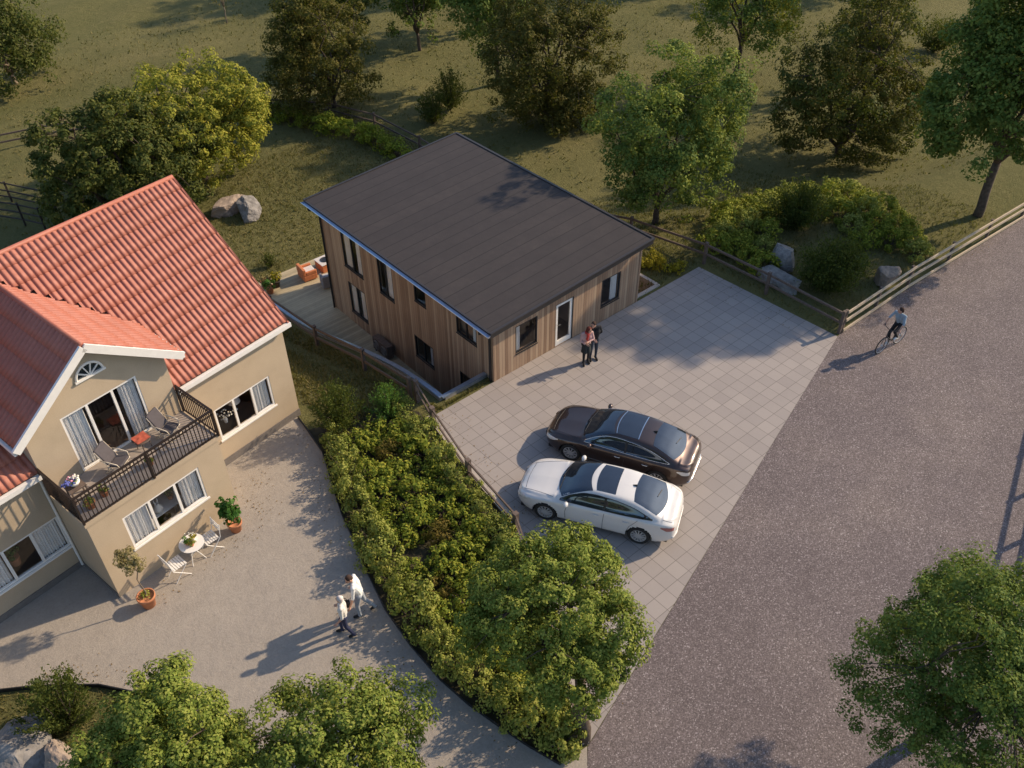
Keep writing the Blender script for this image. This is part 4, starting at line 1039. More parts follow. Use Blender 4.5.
def make_car(name, label, loc, rz, paint, kind):
    c = thing(name, label, 'car', loc, rz, 'cars parked on the paved driveway')
    X = np.unique(np.concatenate([np.linspace(-2.40, -2.2, 14), np.linspace(-2.2, 2.2, 150), np.linspace(2.2, 2.40, 14)])); n = 40
    S = np.array([car_section(x, n) for x in X]); mb = MB()
    for sg in (1, -1):
        vs = [(x, sg*S[i, k, 0], S[i, k, 1]) for i, x in enumerate(X) for k in range(n)]; fs = []
        for f in grid_faces(len(X), n):
            cx = sum(vs[q][0] for q in f)/4; cz = sum(vs[q][2] for q in f)/4
            if cz < .8 and any(math.hypot(cx-wx, cz-WR) < .385 for wx in (WXF, WXR)): continue
            fs.append(f if sg < 0 else f[::-1])
        mb.add(vs, fs)
    for i, rev in ((0, 0), (len(X)-1, 1)):
        q = [(X[i], S[i, k, 0], S[i, k, 1]) for k in range(n)]+[(X[i], -S[i, k, 0], S[i, k, 1]) for k in range(n-2, -1, -1)]
        mb.add(q, [tuple(range(len(q))) if rev == 0 else tuple(range(len(q)-1, -1, -1))])
    body = mb.build('body', paint, c, smooth=True)
    bm = bmesh.new(); bm.from_mesh(body.data); bmesh.ops.remove_doubles(bm, verts=bm.verts, dist=1e-4); bm.to_mesh(body.data); bm.free()
    mb = MB(); mb.box((-2.2,-.72,.17),(2.2,.72,.30))
    for wx in (WXF, WXR):
        for sg in (-1, 1):
            t = np.linspace(-.25, PI+.25, 22); vs = []
            for y in (sg*.55, sg*.905): vs += [(wx+.388*math.cos(a), y, WR+.388*math.sin(a)) for a in t]
            mb.add(vs, [(i, i+1, 22+i+1, 22+i) for i in range(21)]); mb.add(vs[:22], [tuple(range(22))])
    mb.build('underbody', M['black'], c)
    for wx in (WXF, WXR):
        for sg in (1, -1): wheel(c, wx, sg, 10 if kind == 'dark' else 12)
    mb = MB(); top_patch(mb, 1.20, .24, .73, .565, .006, .24, .16); mb.build('windscreen', M['carglass'], c, smooth=True)
    mb = MB(); top_patch(mb, -1.06, -1.98, .56, .66, .006, .06, -.18); mb.build('rear_window', M['carglass'], c, smooth=True)
    if kind == 'white':
        mb = MB(); top_patch(mb, .06, -.55, .53, .53, .007, .08, .02); mb.build('sunroof', M['carglass'], c, smooth=True)
    else:
        mb = MB(); top_patch(mb, .10, -.62, .54, .54, .006, .08, .02); mb.build('sunroof', M['carglass'], c, smooth=True)
        for a, b in ((.13, .08), (-.62, .02)):
            mb = MB(); top_patch(mb, a+.012, a-.012, .54, .54, .012, b, b, 2); mb.build('roof_strip', M['chrome'], c, smooth=True)
    # side glass: arched outline
    AX = np.linspace(1.0, -1.72, 44)
    hi = pchip([-1.72,-1.45,-1.05,-.5,-.1,.25,.62,1.0], [1.03,1.125,1.245,1.322,1.33,1.295,1.17,.955], AX)
    lo = pchip([-1.72,-1.2,0,1.0], [1.015,.99,.955,.925], AX)
    for sg in (1, -1):
        mb = MB(); side_patch(mb, AX, lo, np.maximum(hi, lo+.002), sg, .006); mb.build('side_window', M['carglass'], c, smooth=True)
        mb = MB(); pts = [(x, sg*(yside(x, z)+.010), z) for x, z in zip(AX, hi)]
        mb.tube(pts, .011, 5); pts = [(x, sg*(yside(x, z)+.010), z) for x, z in zip(AX, lo)]; mb.tube(pts, .010, 5)
        mb.build('window_trim', M['chrome'] if kind == 'dark' else M['black'], c, smooth=True)
        mb = MB()
        for x0 in (-.33,): # pillar between the side windows
            xx = np.linspace(x0+.035, x0-.035, 3); side_patch(mb, xx, [.965]*3, [1.30]*3, sg, .011)
        mb.build('door_pillar', M['black'], c)
        mb = MB()
        for pts_ in ([(.78,.33),(.80,.62),(.74,.90)], [(-.33,.26),(-.33,.6),(-.35,.95)], [(-1.02,.42),(-1.10,.66),(-1.32,.95)]):
            q = [(x, sg*(yside(x, z)+.001), z) for (xa_, za), (xb_, zb_) in zip(pts_[:-1], pts_[1:]) for x, z in [(xa_+(xb_-xa_)*k/6, za+(zb_-za)*k/6) for k in range(7)]]
            mb.tube(q, .006, 4)
        mb.build('door_seam', M['black'], c)
        for x0 in (-.12, -1.0):
            mb = MB(); z = .80; mb.tube([(x0-.09+.18*k/6, sg*(yside(x0-.09+.18*k/6, z)+.012+.014*math.sin(PI*k/6)), z) for k in range(7)], .014, 6); mb.build('door_handle', paint if kind == 'white' else M['chrome'], c, smooth=True)
        if kind == 'dark':
            mb = MB(); xx = np.linspace(.85, -1.0, 20); side_patch(mb, xx, [.405]*20, [.430]*20, sg, .008, 2); mb.build('side_trim', M['chrome'], c)
        # mirror
        mb = MB(); mb.ell((.76, sg*.985, .985), (.075, .11, .07), 14); mb.beam((.78, sg*.84, .93), (.77, sg*.95, .95), .06, .04); mb.build('wing_mirror', paint, c, smooth=True)
        # lamps
        mb = MB(); xx = np.linspace(2.30, 1.84, 14); a = pchip([1.84,2.0,2.15,2.30], [.715,.635,.575,.535], xx[::-1])[::-1]; b = pchip([1.84,2.0,2.15,2.30], [.74,.725,.685,.625], xx[::-1])[::-1]
        side_patch(mb, xx, a, b, sg, .006); mb.build('headlight', M['clearlamp'], c, smooth=True)
        mb = MB(); xx = np.linspace(-1.98, -2.345, 14); a = np.interp(xx, [-2.345,-2.15,-1.98], [.70,.74,.84]); b = np.interp(xx, [-2.345,-2.15,-1.98], [.815,.875,.872])
        side_patch(mb, xx, a, b, sg, .006); mb.build('tail_light', M['redlamp'] if kind == 'white' else M['clearlamp'], c, smooth=True)
    # bonnet and boot seams, grille, bumper strip, fin, wipers
    mb = MB()
    for sg in (1, -1): mb = MB(); mb.tube([(x, sg*y, ztop(x, y)+.001) for x, y in zip(np.linspace(1.16, 2.16, 14), np.linspace(.76, .54, 14))], .006, 4); mb.build('panel_seam', M['black'], c)
    mb = MB(); mb.tube([(2.16-.05*abs(s)**2, .52*s, ztop(2.16-.05*s*s, .52*s)+.001) for s in np.linspace(-1, 1, 15)], .006, 4); mb.build('panel_seam', M['black'], c)
    for sg in (1, -1): mb = MB(); mb.tube([(x, sg*y, ztop(x, y)+.001) for x, y in zip(np.linspace(-2.0, -2.26, 8), np.linspace(.70, .62, 8))], .006, 4); mb.build('panel_seam', M['black'], c)
    mb = MB(); mb.box((2.37,-.36,.30),(2.412,.36,.50)); g_ = mb.build('grille', M['black'], c)
    mb = MB()
    for z in (.34,.40,.46): mb.box((2.405,-.35,z),(2.42,.35,z+.012))
    mb.build('grille_bar', M['chrome'], g_)
    mb = MB(); q = []
    for y in np.linspace(-.74, .74, 25):
        xs_ = -2.28
        for x in np.linspace(-2.40, -2.2, 41):
            if pchip(WX, WW, np.array([x]))[0] >= abs(y): xs_ = x; break
        q.append((xs_-.012, y, .42))
    mb.tube(q, .018, 6); mb.build('bumper_trim', M['chrome'] if kind == 'dark' else paint, c, smooth=True)
    mb = MB(); zt_ = ztop(-1.0, 0); mb.add([(-.93,-.02,zt_),(-1.07,-.02,zt_),(-1.07,.02,zt_),(-.93,.02,zt_),(-1.08,0,zt_+.065),(-1.05,0,zt_+.065)], [(0,3,5),(0,5,4,1),(3,2,4,5),(1,4,2),(0,1,2,3)]); mb.build('antenna_fin', M['black'], c)
    mb = MB(); mb.tube([(-1.76,-.30,ztop(-1.76,-.3)+.03),(-1.70,.02,ztop(-1.70,.02)+.03)], .012, 5); mb.build('wiper', M['black'], c)
    mb = MB()
    for y0, y1 in ((.45,-.12),(-.05,-.55)): mb.tube([(1.15-.24*y0*y0, y0, ztop(1.15-.24*y0*y0, y0)+.018), (1.10-.24*y1*y1, y1, ztop(1.10-.24*y1*y1, y1)+.018)], .012, 5)
    mb.build('wiper', M['black'], c)
    return c
make_car('parked_car', 'dark brown saloon car with chrome window trim parked on the paved driveway', (.75,-5.40,.018), math.atan2(.906,-.424), M['cardark'], 'dark')
make_car('parked_car', 'white saloon car with a dark sunroof parked on the paved driveway', (-1.42,-6.55,.018), math.atan2(.866,-.50), M['carwhite'], 'white')

# ------------------------------------------------------------------ people
def capsule(mb, p, q, r0, r1, n=10):
    p = Vector(p); q = Vector(q); d = q-p; L_ = d.length
    if L_ < 1e-5: return
    prof = [(r0*math.sin(a), -r0*math.cos(a)) for a in np.linspace(0, PI/2, 5)]+[(r1*math.sin(a), L_-r1*math.cos(a)) for a in np.linspace(PI/2, PI, 5)]
    prof[0] = (0, prof[0][1]); prof[-1] = (0, prof[-1][1])
    mb.lathe(prof, n, Matrix.Translation(p) @ d.to_track_quat('Z', 'Y').to_matrix().to_4x4())
def person(label, loc, rz, J, mats, hair, group=None, scale=1., extra=None, voxel=.0085):
    """J: joints in local coordinates (facing +Y). one continuous body, clothes as material regions"""
    t = thing('person', label, 'person', loc, rz, group); t.scale = (scale,)*3
    segs = []   # p, q, r0, r1, material
    S = lambda p, q, a, b, m: segs.append((Vector(J[p] if isinstance(p, str) else p), Vector(J[q] if isinstance(q, str) else q), a, b, m))
    top, bot, skin, shoe, sleeve = mats['top'], mats['bot'], 'skin', mats['shoe'], mats.get('sleeve', 'long')
    V = {k: Vector(v) for k, v in J.items()}
    for s in 'LR':
        S('hip'+s, 'knee'+s, .088, .060, bot); S('knee'+s, 'ank'+s, .060, .042, mats.get('shin', bot))
        S('ank'+s, 'toe'+s, .046, .036, shoe); S(V['ank'+s]-(V['toe'+s]-V['ank'+s])*.22+Vector((0,0,-.03)), V['toe'+s]+Vector((0,0,-.012)), .036, .034, shoe)
        S('sho'+s, 'elb'+s, .056, .043, top); S('elb'+s, 'wri'+s, .043, .028, top if sleeve == 'long' else skin)
        # hand: palm, four unequal bent fingers, thumb off the side
        w_, e_ = V['wri'+s], V['elb'+s]; d = (w_-e_).normalized(); sd_ = d.cross(Vector((0, 1, .2))).normalized(); 
        inn = d.cross(sd_).normalized(); curl = inn if inn.y > 0 else -inn
        pm = w_+d*.085; segs.append((w_, pm, .026, .034, skin))
        for k, l in enumerate((.068, .078, .072, .056)):
            b0 = pm+sd_*(k-1.5)*.021; m1 = b0+d*l*.6+curl*.006; segs.append((b0, m1, .0105, .0098, skin)); segs.append((m1, m1+(d*.6+curl*.8).normalized()*l*.55, .0098, .0088, skin))
        b0 = w_+d*.03+sd_*-.024; m1 = b0+(d*.7-sd_*.7).normalized()*.045; segs.append((b0, m1, .012, .0108, skin)); segs.append((m1, m1+(d*.9-sd_*.1+curl*.3).normalized()*.035, .0108, .0095, skin))
    mid = lambda a, b, f=.5: V[a]*(1-f)+V[b]*f
    sc_ = (V['shoL']+V['shoR'])/2
    S('hipL', 'hipR', .105, .105, bot)
    for f in (-1, 1):
        S(V['pelvis']+(V['hipR']-V['pelvis'])*.55*f, V['chest']+(V['shoR']-sc_)*.50*f, .105, .118, top)
        S(V['chest']+(V['shoR']-sc_)*.50*f, sc_+(V['shoR']-sc_)*.62*f, .112, .068, top)
    S('shoL', 'shoR', .062, .062, top); S(sc_, 'neck', .06, .052, mats.get('collar', top)); S('neck', 'head', .050, .055, skin)
    mb = MB(); reg = []
    for p, q, a, b, m in segs: capsule(mb, p, q, a, b); reg.append((p, q, (a+b)/2, m))
    # head: facing direction J['face']
    H = V['head']; fd = Vector(J.get('face', (0, 1, 0))).normalized(); rt = fd.cross(Vector((0, 0, 1))).normalized(); up_ = rt.cross(fd)
    HMx = Matrix(((rt.x, fd.x, up_.x, H.x), (rt.y, fd.y, up_.y, H.y), (rt.z, fd.z, up_.z, H.z), (0, 0, 0, 1)))
    mb.ell((0, -.012, .035), (.074, .094, .098), 16, HMx); mb.ell((0, .020, -.030), (.056, .068, .085), 14, HMx); mb.ell((0, .045, -.085), (.030, .030, .028), 10, HMx)
    capsule(mb, HMx @ Vector((0, .078, .02)), HMx @ Vector((0, .104, -.022)), .010, .016, 8)
    for s in (-1, 1): mb.ell((s*.076, -.01, -.005), (.013, .022, .033), 10, HMx)
    reg.append((HMx @ Vector((0, 0, .06)), HMx @ Vector((0, .02, -.06)), .09, skin))
    if extra: extra(mb, reg, V)
    o = mb.build('body_raw', M['skin']); md = o.modifiers.new('r', 'REMESH'); md.mode = 'VOXEL'; md.voxel_size = voxel; md.use_smooth_shade = True
    sm = o.modifiers.new('s', 'SMOOTH'); sm.factor = .5; sm.iterations = 4
    dg = bpy.context.evaluated_depsgraph_get(); me = bpy.data.meshes.new_from_object(o.evaluated_get(dg)); bpy.data.objects.remove(o)
    me.name = 'body'; names = []
    for r_ in reg:
        if r_[3] not in names: names.append(r_[3])
    me.materials.clear()
    for q in names: me.materials.append(M[q])
    C_ = np.zeros(len(me.polygons)*3); me.polygons.foreach_get('center', C_); C_ = C_.reshape(-1, 3); best = np.full(len(C_), 1e9); idx = np.zeros(len(C_), dtype=np.int32)
    for p, q, r_, m in reg:
        p = np.array(p); q = np.array(q); d = q-p; tt = np.clip(((C_-p)@d)/max(d@d, 1e-9), 0, 1)[:, None]
        ds_ = np.linalg.norm(C_-(p+d*tt), axis=1)-r_; k = ds_ < best; best[k] = ds_[k]; idx[k] = names.index(m)
    me.polygons.foreach_set('material_index', idx); me.polygons.foreach_set('use_smooth', [True]*len(me.polygons))
    link('body', me, t)
    hb = MB(); 
    if hair[1] == 'short':
        hb.ell((0, -.024, .050), (.081, .094, .094), 16, HMx); hb.ell((0, -.060, .0), (.074, .062, .075), 12, HMx)
    else:
        hb.ell((0, -.022, .048), (.086, .098, .097), 16, HMx); hb.ell((0, -.070, -.03), (.085, .062, .125), 14, HMx)
        for s in (-1, 1): hb.ell((s*.074, -.015, -.045), (.024, .048, .10), 10, HMx)
    hb.build('hair', M[hair[0]], t, smooth=True)
    for s in (-1, 1):
        eb = MB(); eb.ell((s*.031, .076, .012), (.011, .008, .007), 8, HMx); eb.build('eye', M['black_cloth'], t, smooth=True)
    eb = MB(); eb.ell((0, .087, -.055), (.024, .008, .008), 8, HMx); eb.build('mouth', M['lip'], t, smooth=True)
    return t
BASE = dict(pelvis=(0,0,.96), chest=(0,.005,1.26), neck=(0,.0,1.50), head=(0,.025,1.615), shoL=(-.185,0,1.42), shoR=(.185,0,1.42), elbL=(-.25,-.02,1.14), elbR=(.25,-.02,1.14), wriL=(-.26,.08,.90), wriR=(.26,.08,.90),
            hipL=(-.095,0,.92), hipR=(.095,0,.92), kneeL=(-.10,.02,.50), kneeR=(.10,.02,.50), ankL=(-.10,-.02,.085), ankR=(.10,-.02,.085), toeL=(-.12,.13,.04), toeR=(.12,.13,.04))
def pose(**k): d = dict(BASE); d.update(k); return d
def face_to(dx, dy): return math.atan2(dy, dx)-PI/2
# couple by the door: heads together, she holds on to him
fd = face_to(-.45, -.89)
def skirt(mb, reg, V):
    for k in range(6):
        a = k/6*2*PI; p = V['pelvis']+Vector((.07*math.cos(a), .05*math.sin(a), .04)); q = Vector((.13*math.cos(a), .12*math.sin(a)+.01, .60)); capsule(mb, p, q, .08, .075); reg.append((p, q, .08, 'skirt'))
def scarf(mb, reg, V):
    skirt(mb, reg, V)
    for k in range(8):
        a = k/8*2*PI; b = (k+1)/8*2*PI
        p = V['neck']+Vector((.085*math.cos(a), .085*math.sin(a)+.01, -.01)); q = V['neck']+Vector((.085*math.cos(b), .085*math.sin(b)+.01, -.01)); capsule(mb, p, q, .045, .045); reg.append((p, q, .05, 'red_scarf'))
    p = V['neck']+Vector((.02, .12, -.04)); q = V['neck']+Vector((.05, .15, -.25)); capsule(mb, p, q, .05, .04); reg.append((p, q, .055, 'red_scarf'))
person('woman in a pink jumper, red scarf and dark skirt standing by the glazed door', (3.13,-1.36,.016), fd,
       pose(head=(-.06,.05,1.59), neck=(-.02,.01,1.48), wriL=(-.02,.20,1.16), elbL=(-.25,.08,1.16), wriR=(.10,.20,1.08), elbR=(.24,.06,1.12), face=(-.55,.8,-.05), kneeR=(.09,.05,.5), ankR=(.10,.07,.085), toeR=(.12,.22,.04)),
       dict(top='pink_knit', bot='black_cloth', shoe='black_cloth', collar='red_scarf'), ('hair_red', 'long'), 'couple standing by the glazed door', .94, scarf)
person('man in a black jacket and dark jeans standing behind the woman with the red scarf', (3.47,-1.40,.016), fd,
       pose(head=(.09,.07,1.60), neck=(.04,.01,1.50), elbR=(.27,.03,1.15), wriR=(.10,.22,1.06), elbL=(-.27,-.03,1.17), wriL=(.0-.10,-.10,.98), face=(.75,.65,-.12)),
       dict(top='black_cloth', bot='dark_jeans', shoe='black_cloth'), ('hair_brown', 'short'), 'couple standing by the glazed door', 1.0)
# elderly couple crossing the yard
fd = face_to(-.78, .55)
person('man in a white shirt and pale jeans striding beside the white haired woman', (-8.80,-4.98,.012), fd,
       pose(pelvis=(0,0,.94), chest=(-.02,.05,1.24), neck=(-.04,.11,1.47), head=(-.06,.18,1.575), shoL=(-.21,.09,1.38), shoR=(.16,.08,1.40), elbL=(-.31,.12,1.11), wriL=(-.39,.20,.90), elbR=(.26,.03,1.13), wriR=(.25,.17,.93),
            hipL=(-.095,.01,.92), hipR=(.095,0,.92), kneeL=(-.10,.09,.51), ankL=(-.10,.06,.085), toeL=(-.11,.21,.04), kneeR=(.10,-.08,.50), ankR=(.10,-.34,.14), toeR=(.10,-.23,.05), face=(-.55,.75,-.4)),
       dict(top='white_shirt', bot='pale_jeans', shoe='shoe', sleeve='short'), ('hair_brown', 'short'), 'older couple walking across the yard', 1.02)
person('white haired woman in a cream blouse and navy trousers with a black shoulder bag', (-9.46,-5.25,.012), fd,
       pose(elbR=(.30,.02,1.14), wriR=(.34,.16,.96), elbL=(-.27,.0,1.13), wriL=(-.26,.14,.93), kneeL=(-.10,-.02,.50), ankL=(-.10,-.20,.10), toeL=(-.11,-.07,.04), kneeR=(.10,.14,.51), ankR=(.10,.14,.085), toeR=(.11,.29,.04), face=(.5,.85,.05)),
       dict(top='blouse', bot='navy', shoe='shoe', sleeve='short'), ('hair_white', 'short'), 'older couple walking across the yard', .95)
mb = MB(); bg_m = Matrix.Translation((-9.46,-5.25,.012)) @ Matrix.Rotation(fd, 4, 'Z')
B_ = thing('shoulder_bag', 'black shoulder bag hanging at the side of the white haired woman', 'bag', tuple(bg_m @ Vector((.24,-.02,.86))), fd)
mb.box((-.05,-.15,0),(.06,.15,.24)); o = mb.build('pouch', M['black_cloth'], B_); bevel(o, .03, 3)
mb = MB(); mb.tube([(.0,-.12,.22),(-.04,-.08,.40),(-.10,-.02,.535),(-.04,.05,.42),(.0,.12,.22)], .010, 6); mb.build('strap', M['black_cloth'], B_, smooth=True)

# ------------------------------------------------------------------ bicycle and rider (heading -X)
bh = face_to(-1.0, .10)     # local +Y is forward
BK = thing('bicycle', 'dark bicycle ridden on the asphalt near the fence corner', 'bicycle', (12.03,-8.04,.012), bh)
wr = .34
def bwheel(y):
    mb = MB(); Mx = Matrix.Translation((0, y, wr)) @ Matrix.Rotation(R(90), 4, 'Y')
    mb.tube([(wr*math.cos(a)-.0, wr*math.sin(a), 0) for a in np.linspace(0, 2*PI, 33)[:-1]], .020, 6, Mx, close=True); w_ = mb.build('wheel', M['tyre'], BK, smooth=True)
    mb = MB(); mb.tube([((wr-.03)*math.cos(a), (wr-.03)*math.sin(a), 0) for a in np.linspace(0, 2*PI, 33)[:-1]], .011, 5, Mx, close=True); mb.lathe([(.025,-.04),(.025,.04)], 10, Mx)
    for k in range(20):
        a = 2*PI*k/20; mb.beam((.02*math.cos(a), .02*math.sin(a), .025*(-1)**k), ((wr-.03)*math.cos(a+.12), (wr-.03)*math.sin(a+.12), 0), .004, .004, Mx)
    mb.build('rim', M['alloy'], w_)
bwheel(.52); bwheel(-.52)
mb = MB(); bb = (0,-.07,.29); st_ = (0,-.22,.80); hd = (0,.38,.84); hd2 = (0,.41,.70)
for p, q, r_ in ((bb, st_, .017), (bb, hd2, .019), (st_, hd, .017), (hd, hd2, .020)): mb.tube([p, q], r_, 8)
for s in (-1, 1): mb.tube([(0,-.22,.78),(s*.06,-.52,wr)], .010, 6); mb.tube([(s*.03,-.07,.29),(s*.06,-.52,wr)], .011, 6); mb.tube([(0,.42,.66),(s*.05,.46,.52),(s*.05,.52,wr)], .012, 6)
mb.build('frame', M['black'], BK, smooth=True)
mb = MB(); mb.tube([(0,.38,.84),(0,.36,1.0)], .014, 8); mb.tube([(-.30,.24,1.04),(-.18,.34,1.02),(0,.38,1.0),(.18,.34,1.02),(.30,.24,1.04)], .013, 8); mb.build('handlebar', M['black'], BK, smooth=True)
mb = MB(); mb.tube([(0,-.22,.80),(0,-.26,.93)], .014, 8); mb.ell((0,-.30,.955), (.075,.11,.035), 12); mb.ell((0,-.19,.955), (.035,.10,.028), 10); mb.build('saddle', M['leather'], BK, smooth=True)
mb = MB(); Mx = Matrix.Translation((.045,-.07,.29)) @ Matrix.Rotation(R(90), 4, 'Y'); mb.lathe([(.085,-.004),(.09,0),(.085,.004)], 18, Mx); mb.beam((.06,-.07,.29),(.06,.0,.14),.02,.02); mb.beam((-.06,-.07,.29),(-.06,-.14,.44),.02,.02); mb.box((.05,-.05,.11),(.15,.05,.135)); mb.box((-.15,-.19,.43),(-.05,-.09,.455)); mb.build('crank', M['alloy'], BK)
person('cyclist in a light blue shirt and black trousers riding the dark bicycle', (12.03,-8.04,.012), bh,
       pose(pelvis=(0,-.27,1.06), chest=(0,-.13,1.34), neck=(0,-.03,1.57), head=(0,.03,1.68), shoL=(-.19,-.06,1.49), shoR=(.19,-.06,1.49), elbL=(-.29,.06,1.25), elbR=(.29,.06,1.25), wriL=(-.29,.19,1.08), wriR=(.29,.19,1.08),
            hipL=(-.095,-.24,1.03), hipR=(.095,-.24,1.03), kneeL=(-.12,.16,.86), ankL=(-.11,-.12,.52), toeL=(-.11,.03,.475), kneeR=(.11,.08,.66), ankR=(.10,-.03,.22), toeR=(.11,.12,.165), face=(.75,.6,-.1)),
       dict(top='blue_shirt', bot='black_cloth', shoe='white_shoe', sleeve='short', shin='black_cloth'), ('hair_brown', 'short'), None, 1.0)

# ------------------------------------------------------------------ yard furniture
def pot(mb, r, h): mb.lathe([(r*.72,0),(r*.9,h*.8),(r*1.06,h*.8),(r*1.08,h),(r*.95,h),(r*.9,h*.86),(0.0,h*.86)], 20)
def leafball(c, r, n, size, mat, seed, parent, ncl=24, clus=.36, aspect=.55, name='foliage'):
    g = np.random.default_rng(seed); P, N, C = crown(c, r, ncl, n, g, .35, clus, .85, -.9)
    return link(name, leaves_mesh(name, P, N, size, M[mat], aspect, g), parent)
OT = thing('olive_tree', 'small grey green olive tree in a terracotta pot by the beige wall corner', 'potted tree', (-13.02,-.92,.01)); OT.scale = (.86,.86,1)
mb = MB(); pot(mb, .27, .42); mb.build('pot', M['terra'], OT, smooth=True)
mb = MB(); limb(mb, (0,0,.3), (.03,.05,1.55), .024, .018, np.random.default_rng(3), 5, .03)
for a in range(6): limb(mb, (.03,.05,1.45), (.3*math.cos(a), .3*math.sin(a), 1.95), .012, .004, np.random.default_rng(a), 3, .06)
mb.build('trunk', M['bark_pale'], OT)
leafball((.03,.05,1.95), (.46,.46,.44), 1500, .075, 'leaf_grey', 5, OT, 30, .33); leafball((0,0,.42), (.2,.2,.10), 160, .07, 'leaf_shrub', 6, OT, 12, .5, name='underplanting')
FG = thing('potted_fig', 'glossy dark green plant in a terracotta pot right of the bistro table', 'potted plant', (-9.98,-.10,.01)); FG.scale = (.84,.84,.95)
mb = MB(); pot(mb, .25, .38); mb.build('pot', M['terra'], FG, smooth=True); leafball((0,0,.98), (.43,.43,.52), 620, .14, 'leaf_fig', 7, FG, 30, .28, .72)
mb = MB()
for a in range(5): limb(mb, (0,0,.3), (.2*math.cos(a*1.25), .2*math.sin(a*1.25), 1.2), .015, .008, np.random.default_rng(a), 3, .05)
mb.build('stems', M['bark'], FG)
BT = thing('bistro_table', 'round white bistro table against the beige wall below the window', 'table', (-11.34,-.36,.01), .3); BT.scale = (1.1,1.1,1.02)
mb = MB(); mb.lathe([(0,.70),(.30,.70),(.315,.71),(.315,.725),(.0,.728)], 28); mb.build('tabletop', M['white'], BT, smooth=False)
for k in range(3):
    a = 2*PI*k/3; mb = MB(); mb.tube([(.24*math.cos(a),.24*math.sin(a),.70),(-.10*math.cos(a),-.10*math.sin(a),.35),(-.22*math.cos(a+.3),-.22*math.sin(a+.3),.0)], .012, 6); mb.build('leg', M['white'], BT)
def folding_chair(label, x, y, rz):
    c = thing('folding_chair', label, 'chair', (x, y, .01), rz, 'folding chairs at the bistro table'); c.scale = (1.12,)*3
    mb = MB()
    for i in range(6): mb.box((-.19,-.17+i*.062,.44),(.19,-.17+i*.062+.045,.455))
    mb.build('seat', M['white'], c)
    mb = MB()
    for z in (.66,.74,.82): mb.beam((-.19,-.235-.10*(z-.66),z),(.19,-.235-.10*(z-.66),z),.014,.05)
    mb.build('backrest', M['white'], c)
    for s in (-1, 1):
        mb = MB(); mb.tube([(s*.20,-.26,.86),(s*.20,-.20,.46),(s*.20,.20,.0)], .011, 6); mb.build('leg', M['white'], c)
        mb = MB(); mb.tube([(s*.175,.19,.44),(s*.175,-.22,.0)], .011, 6); mb.build('leg', M['white'], c)
    return c
folding_chair('white folding slatted chair at the bistro table, the one nearer the potted olive', -11.94, -.52, face_to(.95,.15))
folding_chair('white folding slatted chair at the bistro table, the one nearer the dark green potted plant', -10.82, -.28, face_to(-.95,-.1))
for k, (dx, dy, l, m) in enumerate(((-.10,.03,'leafy green plant in a small pot on the bistro table, at its left','leaf_green'),(.10,.06,'pale flowering plant in a white pot on the bistro table, at its right','leaf_yellow'),(-.02,-.10,'small trailing plant at the front of the bistro table','leaf_shrub'))):
    q = thing('table_plant', l, 'potted plant', (-11.34+dx,-.36+dy,.754)); mb = MB(); mb.lathe([(.05,0),(.07,.11),(.062,.11),(0,.10)], 12); mb.build('pot', M['white' if k == 1 else 'terra'], q); leafball((0,0,.18), (.12,.12,.10), 130, .06, m, 10+k, q, 10, .5)
    if k == 1:
        mb = MB(); g_ = np.random.default_rng(2)
        for _ in range(12): p = g_.normal(size=3)*.06; mb.ell((p[0],p[1],.24+abs(p[2])*.5),(.018,.018,.014),6)
        mb.build('flowers', M['petal_white'], q)
# inside the windows
def hthing(name, label, cat, a, b, z, group=None, rz=0): return thing(name, label, cat, hw(a, b, z), HT+rz, group)
dt = hthing('dining_table', 'white covered table behind the window of the balcony wing', 'table', 2.25, .85, .1)
mb = MB(); mb.box((-.55,-.38,1.14),(.55,.38,1.18)); mb.build('tabletop', M['white'], dt)
for x in (-.5,.5):
    for y in (-.33,.33): mb = MB(); mb.box((x-.03,y-.03,0),(x+.03,y+.03,1.14)); mb.build('leg', M['white'], dt)
v_ = hthing('vase', 'round white jug on the table behind the balcony wing window', 'jug', 2.05, .62, 1.28); mb = MB(); mb.lathe([(.08,0),(.15,.09),(.14,.19),(.06,.26),(.07,.31),(.05,.31),(0,.26)], 18); mb.build('jug', M['white'], v_, smooth=True)
for z, k in ((.30,0),(.30,1)): mb = MB(); mb.tube([(-.03+.08*k,0,.28),(-.05+.12*k,0,.48)], .014, 6); mb.build('utensil', M['white'], v_)
p_ = hthing('house_plant', 'green plant on the table behind the balcony wing window', 'potted plant', 2.55, .78, 1.28); mb = MB(); mb.lathe([(.07,0),(.09,.15),(0,.14)], 14); mb.build('pot', M['terra'], p_); leafball((0,0,.32), (.17,.17,.17), 150, .09, 'leaf_green', 21, p_, 12, .45)
v2 = hthing('table_lamp', 'white lamp seen through the right hand window near the house corner', 'lamp', 6.12, 2.45, 1.2); mb = MB(); mb.lathe([(.08,0),(.03,.08),(.03,.36)], 12); mb.build('stand', M['white'], v2); mb = MB(); mb.lathe([(.22,.34),(.16,.60),(.0,.60)], 16); mb.build('lamp_shade', M['pale_fabric'], v2)
f2 = hthing('flower_vase', 'white flowers seen through the right hand window near the balcony', 'flowers', 5.62, 2.3, 1.1); mb = MB(); mb.lathe([(.05,0),(.07,.12),(.04,.2),(0,.2)], 12); mb.build('vase', M['white'], f2)
mb = MB(); g_ = np.random.default_rng(4)
for _ in range(26): p = g_.normal(size=3)*.10; mb.ell((p[0],p[1],.34+p[2]),(.03,.03,.025),6)
mb.build('blooms', M['petal_white'], f2)
